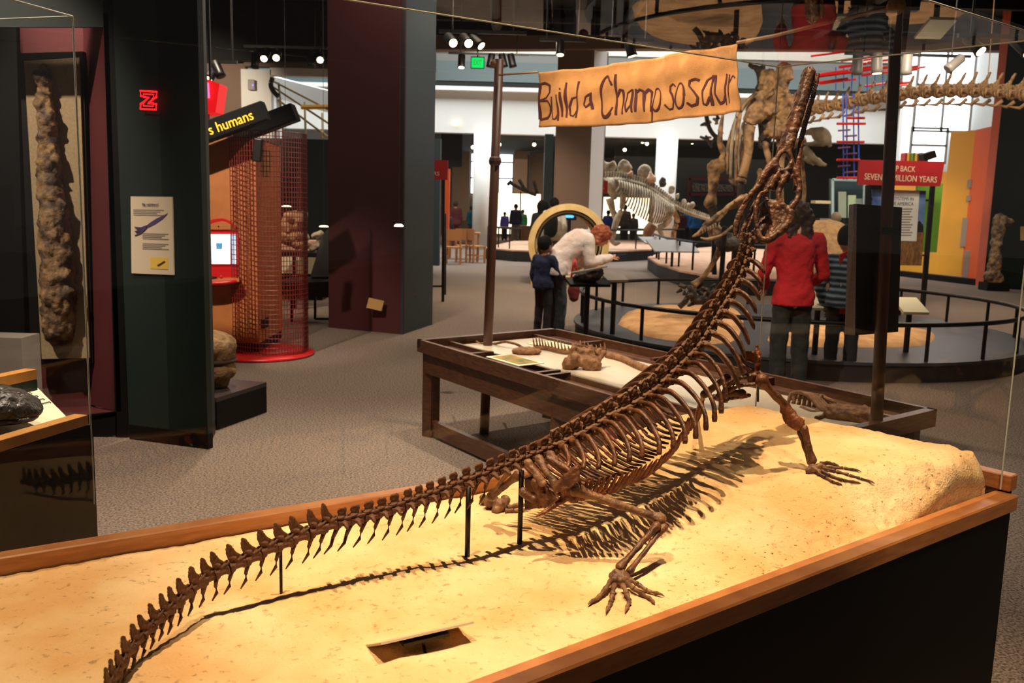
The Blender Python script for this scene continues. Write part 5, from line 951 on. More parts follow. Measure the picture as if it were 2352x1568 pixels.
# ------------------------------------------------------------------ track lamps
TRACKS = {}
def track(name_label, px0, px1, py, y):
    a_, b_ = P(px0, py, y), P(px1, py, y); a_.z = b_.z = (a_.z+b_.z)/2; t = thing('lighting_track', (a_+b_)/2, name_label, 'track'); obj('bar', bar(B(), a_, b_, .045, .04), K['blackm'], t)
    for q in (a_.lerp(b_, .15), a_.lerp(b_, .85)): obj('rod', tube(B(), [q, up(q, 6.31)], .012, 6), K['blackm'], t)
    TRACKS[y] = a_.z
for lb, x0, x1, py, y in (('black lighting track over the red light box', 470, 545, 142, 12), ('black lighting track above the white opening at left', 560, 752, 108, 17), ('black lighting track behind the top of the left banner pole', 1008, 1210, 74, 11.2), ('lower black lighting track beside the exit sign', 1030, 1215, 124, 19), ('black lighting track before the white wall near the right pole', 1940, 2230, 126, 14), ('black lighting track above the left half of the banner', 1240, 1345, 92, 13), ('black lighting track above the right half of the banner', 1390, 1500, 92, 11), ('black lighting track at the upper right edge', 2200, 2400, 84, 9)): track(lb, x0, x1, py, y)
def track_lamp(px, py, y, aim, mt='blackm', label='', s=1.0, lit=True):
    ty = min(TRACKS, key=lambda k: abs(k-y)); y = ty; s *= .78; p = P(px, py, y); t = thing('track_lamp', p, label, 'lamp', 'track lamps under the dark ceiling'); a_ = V(aim).normalized()
    obj('can', tube(B(), [p-a_*.17*s, p-a_*.15*s, p+a_*.06*s, p+a_*.11*s], [.06*s, .075*s, .075*s, .085*s], 12), K[mt], t, True)
    obj('lens', tube(B(), [p+a_*.108*s, p+a_*.118*s], [.062*s, .062*s], 12), K['bulb' if lit else mt], t)
    obj('yoke', tube(B(), [p-a_*.06*s, V((p.x, p.y, max(TRACKS[ty], p.z+.06)))], .014, 6), K['blackm'], t); return t
dn = (0, -.25, -1)
TL = [(486, 172, 12, (-.3, -.7, -.8), 'lit lamp of the pair above the red light box'), (502, 162, 12, (.5, -.2, -1), 'right unlit lamp of the pair above the red light box'), (609, 128, 17, (0, -.8, -.6), 'left of two lit lamps above the white opening'), (636, 128, 17.5, (.1, -.9, -.5), 'larger right lamp of the two above the white opening'), (586, 142, 16, dn, 'dark lamp pointing down left of the white opening'), (715, 140, 16, dn, 'dark lamp pointing down above the white opening'), (735, 131, 17, (.2, -.8, -.6), 'lit lamp next to the maroon column top'),
 (1036, 93, 11, (.35, -.8, -.45), 'left lit lamp of three near the top of the left pole'), (1071, 94, 11, (.35, -.8, -.45), 'middle lit lamp of three near the top of the left pole'), (1095, 95, 11.5, (.7, -.4, -.7), 'right lamp turned away of three near the left pole top'), (1060, 143, 19, dn, 'lamp pointing down left of the exit sign'), (1127, 142, 19, (-.15, 0, -1), 'first dark lamp right of the exit sign'), (1156, 142, 19, (.25, 0, -1), 'second dark lamp right of the exit sign'), (1176, 142, 19, (.25, 0, -1), 'third dark lamp right of the exit sign'),
 (1287, 112, 13, dn, 'lamp pointing down above the left end of the banner'), (1448, 112, 11, (.3, 0, -1), 'lamp pointing down above the middle of the banner'), (2240, 105, 9, (.4, -.6, -.7), 'lit lamp near the top of the orange pillar'), (2348, 108, 9, (.4, -.6, -.7), 'lit lamp at the right edge of the picture')]
for px, py, y, aim, lb in TL: track_lamp(px, py, y, aim, 'blackm', lb, 1.0 if y < 14 else 1.25, 'dark' not in lb and 'unlit' not in lb)
for i, (px, py) in enumerate(((1969, 152), (2014, 150), (2082, 152))): track_lamp(px, py, 14, (.1 if i == 1 else 0, 0, -1), 'silver', ['left', 'middle', 'right'][i]+' grey cylinder lamp before the white wall near the right pole', 1.35, i == 1)
track_lamp(2190, 148, 14, (-.8, -.1, -.7), 'silver', 'grey lamp tilted in front of the large bright window', 1.3, False)
for i, (px, py) in enumerate(((1019, 328), (1086, 338), (1147, 332), (1227, 332), (1401, 319), (1476, 325), (1484, 319), (1486, 330), (1435, 344), (1590, 327), (1608, 316), (1647, 290), (1918, 316), (1922, 321), (1945, 312), (1047, 283))):
    q = P(px, py, 38 if py > 289 else 33.1); t = thing('downlight', q, '%s small round downlight %s' % (['first', 'second', 'third', 'fourth', 'fifth', 'sixth', 'seventh', 'eighth', 'ninth', 'tenth', 'eleventh', 'twelfth', 'thirteenth', 'fourteenth', 'fifteenth', 'sixteenth', 'seventeenth', 'eighteenth'][i], 'in the dark room under the white balcony' if py > 290 else 'before the white balcony front'), 'lamp', 'downlights of the far rooms'); bm = B(); ball(bm, q, .075, 2); obj('lens', bm, K['bulb'], t); obj('stem', tube(B(), [q, V((q.x, q.y, 4.3 if py > 289 else q.z+.1))], .02, 5), K['blackm'], t)
# ------------------------------------------------------------------ red and blue hanging lattice
la = thing('hanging_lattice', P(1955, 400, 17), 'tall hanging lattice of blue rods and red bars behind the right pole', 'sculpture'); y = 17.0
for px, c_ in ((1938, 'blue'), (1946, 'blue'), (1962, 'blue'), (1973, 'blue')): obj('rod', tube(B(), [P(px, 412, y), P(px-2, 215, y)], .013, 6), K['blue'], la)
for i, (x0, x1, py) in enumerate(((1922, 1975, 408), (1922, 1975, 367), (1922, 1985, 326), (1922, 1988, 284), (1945, 1986, 271))): obj('red_bar', tube(B(), [P(x0, py, y-.1), P(x1, py, y-.1)], .024, 6), K['redgloss'], la)
for i, py in enumerate((300, 313, 340, 354, 382, 396)): x0 = 1925 if i % 2 == 0 else 1940; obj('small_bar', tube(B(), [P(x0, py, y-.05), P(x0+28, py-2, y-.05)], .018, 6), mat('violet_bar', '7a4a7c', .5) if i == 0 else bpy.data.materials['violet_bar'], la)
random.seed(3)
for k in range(26):
    f = k/25; px = 1850+200*random.random(); py = 128+75*random.random(); L_ = random.uniform(30, 85); yy = 15+3*random.random(); obj('red_bar', tube(B(), [P(px, py, yy), P(px+L_, py-L_*.13, yy)], .016+.012*random.random(), 6), K['redgloss'], la)
for k in range(8): px = 1920+18*k; obj('rod', tube(B(), [P(px, 215-random.random()*20, y), P(px, 140+random.random()*30, y)], .010, 5), K['blue'], la)
obj('cable', tube(B(), [P(1955, 215, y), V((P(1955, 215, y).x, y, 6.31))], .008, 5), K['blackm'], la)
# ------------------------------------------------------------------ tall long-tailed skeleton
dy = 18.0
dn_ = thing('tall_skeleton', P(1760, 640, dy)*1.0, 'tall tan dinosaur skeleton with a long tail stretched to the right', 'skeleton'); dn_.location.z = 0
def T(pts, r, y0=dy, dz=None, name='bone', m_='tan', flat=1.0, n=10):
    ps = [P(x, yy, y0+(dz[k] if dz else 0)) for k, (x, yy) in enumerate(pts)]; c = curve(ps, 5); rr = interp(r, 5) if isinstance(r, (list, tuple)) else r
    return obj(name, tube(B(), c, rr, n, flat), K[m_], dn_, True)
def BM(name, parts, vox=.03, nz=.055, ns=7, m_='tan', par=None): return put(name, bonemesh(parts, vox, nz, ns), K[m_], par or dn_)
# tail to the right, coming a little nearer
tl = [(1842, 262), (1862, 254), (1884, 249), (1904, 244), (1928, 241), (1954, 236), (1982, 229), (2010, 225), (2040, 222), (2070, 217), (2100, 213), (2128, 211), (2156, 210), (2184, 208), (2212, 209), (2240, 208), (2268, 209), (2296, 211), (2324, 213), (2352, 215), (2385, 217)]
tp = [P(x, y_, dy-.18*k) for k, (x, y_) in enumerate(tl)]
def vert_big():
    bm = B(); tube(bm, [(-.5, 0, 0), (-.42, 0, 0), (-.1, 0, 0), (.1, 0, 0), (.42, 0, 0), (.5, 0, 0)], [.40, .44, .30, .30, .44, .40], 12); cap(bm, (0, 0, .25), (.1, 0, .45), .2, .16); cap(bm, (.1, 0, .4), (.42, 0, 1.0), .13, .10); cap(bm, (-.1, .2, .3), (-.5, .2, .4), .1, .08)
    for s in (-1, 1): cap(bm, (0, .25*s, 0), (0, .6*s, -.05), .15, .1)
    return remesh(bm, .05, 2, .5, .05, 5)
VB = vert_big(); VB.materials.append(K['tan'])
for k in range(len(tp)-1):
    t_ = (tp[k+1]-tp[k]); L_ = t_.length; t_.normalize(); s_ = V((t_.y, -t_.x, 0)).normalized(); n_ = s_.cross(t_); sc_ = .20+.10*(1-k/20)*0+(.04 if k > 3 else .02)
    put('tail_vertebra', VB, None, dn_, M.Translation((tp[k]+tp[k+1])/2) @ M((t_*L_*.97, n_.cross(t_)*sc_*1.1, n_*sc_*1.15)).transposed().to_4x4())
    if k % 1 == 0: c_ = (tp[k]+tp[k+1])/2-n_*.13; obj('chevron', tube(B(), [c_-t_*.02, c_-n_*.09-t_*.12, c_-n_*.08-t_*.30], [.03, .03, .012], 6), K['tan'], dn_, True)
obj('cable', tube(B(), [P(2268, 195, tp[16].y), V((P(2280, 0, tp[16].y).x, tp[16].y, 6.29))], .008, 6), K['rope'], dn_)
# pelvis and sacrum seen end on
BM('sacrum', [('c', P(1764, 250, dy), P(1790, 225, dy), .2, .2), ('c', P(1775, 300, dy-.2), P(1838, 265, dy-.1), .16, .17), ('c', P(1790, 260, dy+.1), P(1795, 190, dy+.2), .22, .14), ('c', P(1795, 190, dy+.2), P(1800, 165, dy+.2), .13, .16), ('c', P(1758, 210, dy+.3), P(1764, 170, dy+.4), .13, .12), ('c', P(1790, 300, dy), P(1800, 335, dy), .14, .1), ('b', P(1812, 172, dy+.1), .1), ('c', P(1830, 230, dy-.1), P(1845, 250, dy-.1), .15, .16)], .035, .09, 7)
BM('dark_spine', [('c', P(1752, 230, dy+.5), P(1750, 160, dy+.6), .13, .10), ('c', P(1745, 160, dy+.6), P(1722, 150, dy+.7), .08, .05), ('c', P(1756, 330, dy+.3), P(1752, 240, dy+.4), .12, .14)], .03, .05, 6, 'darkcast')
BM('ilium', [('s', [P(1708, 280, dy-.2), P(1718, 240, dy-.2), P(1738, 212, dy-.2), P(1755, 205, dy-.2), P(1752, 280, dy-.2), P(1735, 285, dy-.2)], (0, .12, 0)), ('c', P(1728, 268, dy-.25), P(1745, 268, dy-.25), .1, .1)], .03, .03)
# ribs: long arched staves
for k, (x0, y0_, x1, y1_, x2, y2_) in enumerate(((1738, 212, 1700, 262, 1690, 420), (1728, 222, 1690, 275, 1678, 410), (1722, 226, 1682, 300, 1672, 395), (1735, 228, 1704, 300, 1700, 418), (1742, 232, 1712, 310, 1708, 400), (1716, 235, 1676, 320, 1672, 400))):
    T([(x0, y0_), ((x0+x1)/2-4, (y0_+y1_)/2-4), (x1, y1_), ((x1+x2)/2-4, (y1_+y2_)/2), (x2, y2_)], [.05, .055, .06, .055, .04], dy+.25*(k-2), None, 'rib', 'tan' if k % 2 == 0 else 'tan2', .6)
T([(1678, 410), (1684, 418), (1698, 420), (1712, 412)], [.05, .05, .05, .04], dy-.2, None, 'rib', 'tan2')
# hind legs, front leg
T([(1727, 275), (1720, 300), (1718, 350), (1706, 400), (1700, 418)], [.12, .11, .085, .09, .12], dy-.5, None, 'femur'); T([(1812, 300), (1800, 330), (1794, 372), (1790, 400)], [.10, .09, .06, .09], dy-.2, None, 'femur')
BM('tibia', [('c', P(1758, 330, dy-.2), P(1768, 380, dy-.2), .07, .06), ('c', P(1770, 385, dy-.2), P(1782, 420, dy-.2), .10, .06), ('c', P(1745, 392, dy-.2), P(1742, 420, dy-.2), .06, .05)], .025, .03)
BM('humerus', [('c', P(1638, 382, dy+.3), P(1652, 380, dy+.3), .13, .15), ('c', P(1642, 388, dy+.3), P(1636, 440, dy+.3), .14, .085), ('c', P(1636, 440, dy+.3), P(1632, 466, dy+.3), .085, .13), ('c', P(1650, 375, dy+.3), P(1660, 358, dy+.3), .07, .05)], .028, .03)
T([(1664, 360), (1654, 330), (1656, 290), (1662, 255)], [.05, .055, .045, .02], dy+.3, None, 'scapula'); T([(1634, 470), (1640, 500), (1640, 540)], [.09, .08, .09], dy+.3, None, 'forearm', 'darkcast'); T([(1640, 540), (1640, 600), (1641, 632)], [.05, .05, .05], dy+.3, None, 'support_post', 'blackm')
T([(1700, 418), (1702, 470), (1704, 560), (1705, 630)], [.07, .06, .05, .05], dy-.5, None, 'lower_leg', 'darkcast'); T([(1790, 400), (1794, 470), (1796, 560), (1797, 640)], [.07, .06, .05, .05], dy-.2, None, 'lower_leg', 'tan')
# dark foreign bones hanging at the far left: clusters on a stand
hb = thing('hanging_skeleton', P(1635, 290, 24.2), 'small dark skeleton hung below the right end of the banner', 'skeleton'); y = 24.2
for k in range(16): px = 1612+45*random.random(); py = 262+72*random.random(); a_ = P(px, py, y); obj('bone', tube(B(), [a_, a_+V((random.uniform(-.2, .2), random.uniform(-.1, .1), random.uniform(-.2, .2)))], [.05, .03], 7), K['darkcast' if k % 3 else 'tan2'], hb, True)
obj('spine', tube(B(), curve([P(1622, 262, y), P(1628, 290, y), P(1640, 310, y), P(1655, 318, y)], 4), .06, 7), K['darkcast'], hb, True); obj('cable', tube(B(), [P(1625, 265, y), V((P(1625, 265, y).x, y, 5.7))], .01, 5), K['blackm'], hb)
# beaked skull behind the snout
bs = thing('beaked_skull', P(1880, 350, 15.5), 'pale beaked skull with open jaws behind the long snout', 'skull'); y = 15.5
put('cranium', bonemesh([('t', curve([P(1846, 305, y), P(1868, 301, y), P(1888, 304, y), P(1900, 318, y), P(1907, 338, y)], 4), interp([.05, .06, .09, .08, .03], 4)), ('c', P(1848, 330, y), P(1886, 330, y), .03, .05), ('c', P(1880, 310, y), P(1892, 326, y), .11, .08)], .018, .015, 8), K['tan2'], bs)
put('lower_jaw', bonemesh([('t', curve([P(1845, 340, y), P(1862, 358, y), P(1880, 372, y), P(1898, 380, y)], 4), interp([.08, .075, .06, .03], 4)), ('c', P(1850, 365, y), P(1868, 380, y), .04, .02)], .018, .015, 8), K['tan2'], bs)
obj('neck', tube(B(), curve([P(1846, 322, y+.2), P(1825, 330, y+.4), P(1805, 350, y+.8)], 4), .07, 8), K['tan'], bs, True); obj('stand', tube(B(), [P(1840, 335, y+.2), P(1848, 440, y+.2), V((P(1848, 440, y).x, y+.2, 0))], .035, 7), K['tan'], bs)
# crested skull, leg and dark brush on the round platform
cs2 = thing('crested_skull', P(1660, 500, 10.6), 'large tan skull plate with a toothed beak on the round platform', 'skull'); y = 10.6
obj('stand', tube(B(), [P(1665, 520, y), V((P(1665, 520, y).x, y+.05, .2))], .03, 8), K['blackm'], cs2); pl_ = [(1618, 516), (1660, 480), (1700, 456), (1716, 448), (1720, 462), (1700, 500), (1680, 524), (1655, 540), (1632, 548), (1612, 546), (1628, 534), (1624, 524)]
put('cheek_plate', bonemesh([('s', [P(x, yy, y) for x, yy in ((1618, 518), (1650, 488), (1700, 456), (1714, 450), (1712, 466), (1690, 480), (1668, 484), (1650, 500), (1650, 520), (1672, 526), (1652, 540), (1630, 546), (1628, 530))], (0, .07, 0)), ('c', P(1616, 518, y), P(1705, 452, y), .028, .03), ('c', P(1668, 486, y), P(1648, 508, y), .02, .02)], .012, .01, 12), K['tan'], cs2)
put('lower_jaw', bonemesh([('t', curve([P(1608, 546, y-.05), P(1630, 549, y-.05), P(1660, 538, y-.05), P(1684, 518, y-.05)], 4), interp([.015, .025, .022, .018], 4))], .010, .006, 15), K['tan'], cs2)
put('beak', bonemesh([('t', curve([P(1622, 520, y), P(1608, 534, y), P(1588, 545, y)], 4), interp([.04, .03, .01], 4))], .010, .006, 15), K['tan'], cs2)
for k in range(6): obj('tooth', tube(B(), [P(1612+k*6, 528-k*3, y-.04), P(1614+k*6, 536-k*3, y-.04)], [.016, .005], 6), K['tan2'], cs2)
for k in range(7): a_ = P(1690+4*k, 462-2*k, y-.02); ball_ = obj('knob', ball(B(), a_, .028, 2), K['tan'], cs2, True)
fl = thing('crouching_skeleton', P(1620, 690, 10.9), 'dark crouching skeleton with a long leg bone on the left sand patch', 'skeleton'); y = 10.9
obj('leg', tube(B(), curve([P(1660, 560, y), P(1640, 600, y), P(1615, 636, y), P(1592, 655, y)], 5), interp([.05, .032, .03, .05], 5), 9), K['tan'], fl, True); obj('hip', ball(B(), P(1672, 556, y), (.16, .14, .12), 2), K['darkcast'], fl, True)
bm = B()
for k in range(70): c_ = P(1565+115*random.random()**.8, 655+45*random.random(), y+random.uniform(-.2, .3)); tube(bm, [c_, c_+V((random.uniform(-.09, .09), random.uniform(-.05, .05), random.uniform(-.07, .07)))], [.035, .014], 6)
put('ribs', remesh(bm, .014, 1, .5, .01, 20), K['darkcast'], fl); obj('spine', tube(B(), curve([P(1588, 655, y), P(1600, 690, y), P(1650, 668, y), P(1690, 600, y+.1), P(1684, 540, y)], 4), .05, 8), K['darkcast'], fl, True)
obj('foot', tube(B(), curve([P(1590, 660, y), P(1575, 690, y), P(1560, 705, y)], 4), .035, 8), K['darkcast'], fl, True)
# ------------------------------------------------------------------ plated dinosaur on the long platform
sy = 28.6
sgd = thing('plated_skeleton', V((P(1500, 560, sy).x, sy, .33)), 'pale plated dinosaur skeleton walking right on the long platform', 'skeleton')
def SP(x, y_, d=0): return P(x, y_, sy+d)
def plate(pts, m_): obj('back_plate', bonemesh_to(pts), K[m_], sgd)
def platem(pts, d, m_): return put('back_plate', bonemesh([('s', [SP(x, y_, d) for x, y_ in pts], (0, .14, 0))], .05, .05, 3, 3), K[m_], sgd)
platem([(1362, 395), (1364, 358), (1384, 362), (1392, 372), (1412, 368), (1417, 382), (1414, 394), (1390, 398)], .2, 'tan2'); platem([(1416, 396), (1420, 376), (1432, 362), (1446, 372), (1453, 384), (1450, 398), (1434, 400)], .1, 'tan2'); platem([(1440, 402), (1450, 390), (1457, 394), (1454, 408)], -.1, 'palesand')
platem([(1464, 398), (1468, 384), (1482, 376), (1494, 384), (1497, 396), (1488, 412), (1470, 408)], .1, 'tan2'); platem([(1484, 410), (1494, 392), (1507, 404), (1504, 420), (1490, 418)], -.1, 'palesand')
for px, py, r_ in ((1524, 418, .15), (1544, 434, .13), (1558, 450, .10), (1571, 464, .11), (1582, 474, .09), (1592, 470, .08)): platem([(px-r_*60, py+r_*80), (px-r_*62, py-r_*30), (px-r_*15, py-r_*90), (px+r_*50, py-r_*60), (px+r_*60, py+r_*40), (px, py+r_*95)], 0, 'tan2' if px != 1524 else 'darkcast')
spn = curve([SP(1382, 416), SP(1420, 414), SP(1455, 420), SP(1490, 432), SP(1520, 452), SP(1548, 472), SP(1580, 488), SP(1610, 498), SP(1636, 506)], 6)
for k in range(len(spn)-1):
    f = k/(len(spn)-1); r_ = .13-.07*f; obj('vertebra', tube(B(), [spn[k], spn[k].lerp(spn[k+1], .5), spn[k].lerp(spn[k+1], .96)], [r_, r_*.7, r_], 7), K['tan2'], sgd, True); obj('spine', tube(B(), [spn[k], spn[k]+V((.04, 0, .30-.18*f))], [.05, .03], 5), K['tan2'], sgd)
for k in range(6, 30): 
    L_ = .75*math.sin(math.pi*(k-4)/28)+.15; q = spn[k]; obj('rib', tube(B(), curve([q, q+V((.02, -.25, -.2*L_)), q+V((0, -.3, -.7*L_)), q+V((-.08, -.2, -1.1*L_))], 3), .028, 5), K['tan2'], sgd, True)
put('pelvis', bonemesh([('t', curve([SP(1416, 424), SP(1440, 426), SP(1475, 434)], 4), interp([.09, .10, .04], 4)), ('c', SP(1400, 420), SP(1410, 450), .2, .12)], .03, .03, 5), K['tan2'], sgd)
def leg_(pts, r, nm='leg', m_='tan2', d=0): obj(nm, tube(B(), curve([SP(x, y_, d) for x, y_ in pts], 5), interp(r, 5), 8), K[m_], sgd, True)
leg_([(1400, 455), (1408, 485), (1416, 500)], [.13, .09, .12]); leg_([(1432, 440), (1428, 478), (1416, 505), (1408, 530), (1402, 545)], [.11, .08, .10, .07, .09], d=-.2); leg_([(1402, 545), (1412, 560), (1424, 556)], [.09, .06, .05], d=-.2); leg_([(1418, 500), (1412, 525), (1406, 548)], [.11, .08, .09])
leg_([(1532, 470), (1540, 495), (1528, 515), (1512, 522)], [.10, .09, .09, .08], d=-.2); leg_([(1512, 522), (1520, 540), (1520, 556)], [.08, .07, .08], d=-.2); leg_([(1545, 480), (1556, 505), (1548, 530), (1546, 556)], [.10, .08, .08, .08], m_='tan'); leg_([(1500, 515), (1490, 530), (1482, 548)], [.16, .18, .10], 'shoulder_blade', 'caston', .4)
put('head', bonemesh([('c', SP(1630, 504), SP(1650, 510), .10, .06), ('c', SP(1634, 512), SP(1654, 520), .06, .03)], .03, .02), K['tan2'], sgd)
sr = thing('sign_stand', G(1384, 560), 'small red header sign standing left of the plated dinosaur', 'sign'); y = 27; obj('header', box(B(), P(1386, 429, y), (.25, .04, .36)), K['red'], sr); text('lettering', 'years', K['cream'], P(1378, 436, y-.03), (1, 0, 0), (0, 0, 1), .12, .06, sr, .002); obj('post', tube(B(), [P(1385, 442, y), V((P(1384, 442, y).x, y, .33))], .03, 6), K['blackm'], sr)
pm = thing('winged_skeleton', P(1205, 440, 44), 'small dark long-beaked skeleton above the glowing wall', 'skeleton'); y = 43.5
for pts in ([(1172, 420), (1190, 430), (1210, 440), (1232, 448)], [(1192, 412), (1204, 432), (1214, 440)], [(1226, 416), (1234, 444)], [(1165, 425), (1175, 415)]): obj('bone', tube(B(), curve([P(x, y_, y) for x, y_ in pts], 4), .09, 6), K['darkcast'], pm, True)
obj('stand', tube(B(), [P(1196, 440, y), V((P(1196, 440, y).x, y, 0))], .04, 6), K['blackm'], pm)
# red framed board and dark box panels in the far slate room
rb = thing('red_frame_board', P(1635, 440, 40), 'dark board with a red frame on the slate wall far behind', 'board'); y = 40.5
for a_, b_ in (((1582, 410), (1690, 410)), ((1582, 446), (1690, 446)), ((1582, 408), (1582, 470)), ((1690, 408), (1690, 470))): obj('frame', bar(B(), P(*a_, y), P(*b_, y), .14, .14), K['redwall'], rb)
obj('lettering_panel', solid(B(), [P(1590, 440, y), P(1684, 440, y), P(1684, 424, y), P(1590, 420, y)], (0, .06, 0)), mat('dusty_print', '6a6460', .8, '3a3836', 12, thr=(.48, .52)), rb); obj('post', tube(B(), [P(1600, 470, y), V((P(1600, 470, y).x, y, 0))], .05, 6), K['redwall'], rb)
for px, py, lb in ((1480, 545, 'black low display table under the plated dinosaur'),): 
    q = G(px, 568); t = thing('display_table', q, lb, 'table'); obj('top', box(B(), q+V((-.6, 0, .75)), (2.2, .8, .08)), K['black'], t)
    for sx in (-1.6, .4): obj('leg', box(B(), q+V((sx, 0, .36)), (.08, .5, .72)), K['black'], t)
# ------------------------------------------------------------------ yellow ring tunnel
yr = thing('ring_tunnel', V((P(1305, 560, 19).x, 19, 0)), 'yellow walk-through ring tunnel behind the bending woman', 'play ring'); RC = V((P(1304, 560, 19).x, 19.0, .84)); 
def ringm(name, r0, r1, y0, y1, m_):
    bm = B(); n_ = 56; rings = [[bm.verts.new(RC+V((r_*math.cos(2*math.pi*k/n_), yy, r_*math.sin(2*math.pi*k/n_)))) for k in range(n_)] for r_, yy in ((r0, y0), (r1, y0), (r1, y1), (r0, y1))]
    for q in range(4):
        A_, C_ = rings[q], rings[(q+1) % 4]
        for k in range(n_): bm.faces.new((A_[k], A_[(k+1) % n_], C_[(k+1) % n_], C_[k]))
    return obj(name, bm, K[m_], yr)
RR = M.Rotation(-.35, 3, 'Z'); RC0 = RC
ringm('outer_ring', .70, .83, -.35, -.25, 'ring'); ringm('groove', .68, .80, -.26, -.22, 'black'); ringm('tunnel_wall', .66, .79, -.22, .8, 'ringw'); ringm('inner_ring', .62, .70, -.05, .02, 'ring'); ringm('back_ring', .60, .80, .8, .9, 'ring'); ringm('groove', .60, .64, -.30, -.27, 'black')
obj('base', box(B(), RC+V((0, .2, -.75)), (1.5, 1.1, .18)), K['ring'], yr)
yr.rotation_euler.z = 0
sc_ = thing('blue_monitor', P(1308, 492, 20.6), 'small blue lit monitor seen through the ring', 'screen'); obj('screen', box(B(), P(1308, 492, 20.6), (.2, .03, .16), bev=.03), K['cyan'], sc_); obj('housing', box(B(), P(1308, 492, 20.7), (.32, .08, .26)), K['black'], sc_); obj('stand', tube(B(), [P(1308, 500, 20.72), V((P(1308, 500, 20.7).x, 20.72, 0))], .04, 8), K['blackm'], sc_)
wp = thing('white_cabinet', P(1340, 580, 20.5), 'white cabinet front seen through the ring behind the woman', 'cabinet'); obj('body', box(B(), (P(1352, 580, 20.6).x, 20.9, .55), (.42, .5, 1.1)), K['white'], wp); obj('frame', box(B(), (P(1322, 580, 20.6).x, 20.75, .5), (.16, .3, 1.0)), K['grey'], wp)
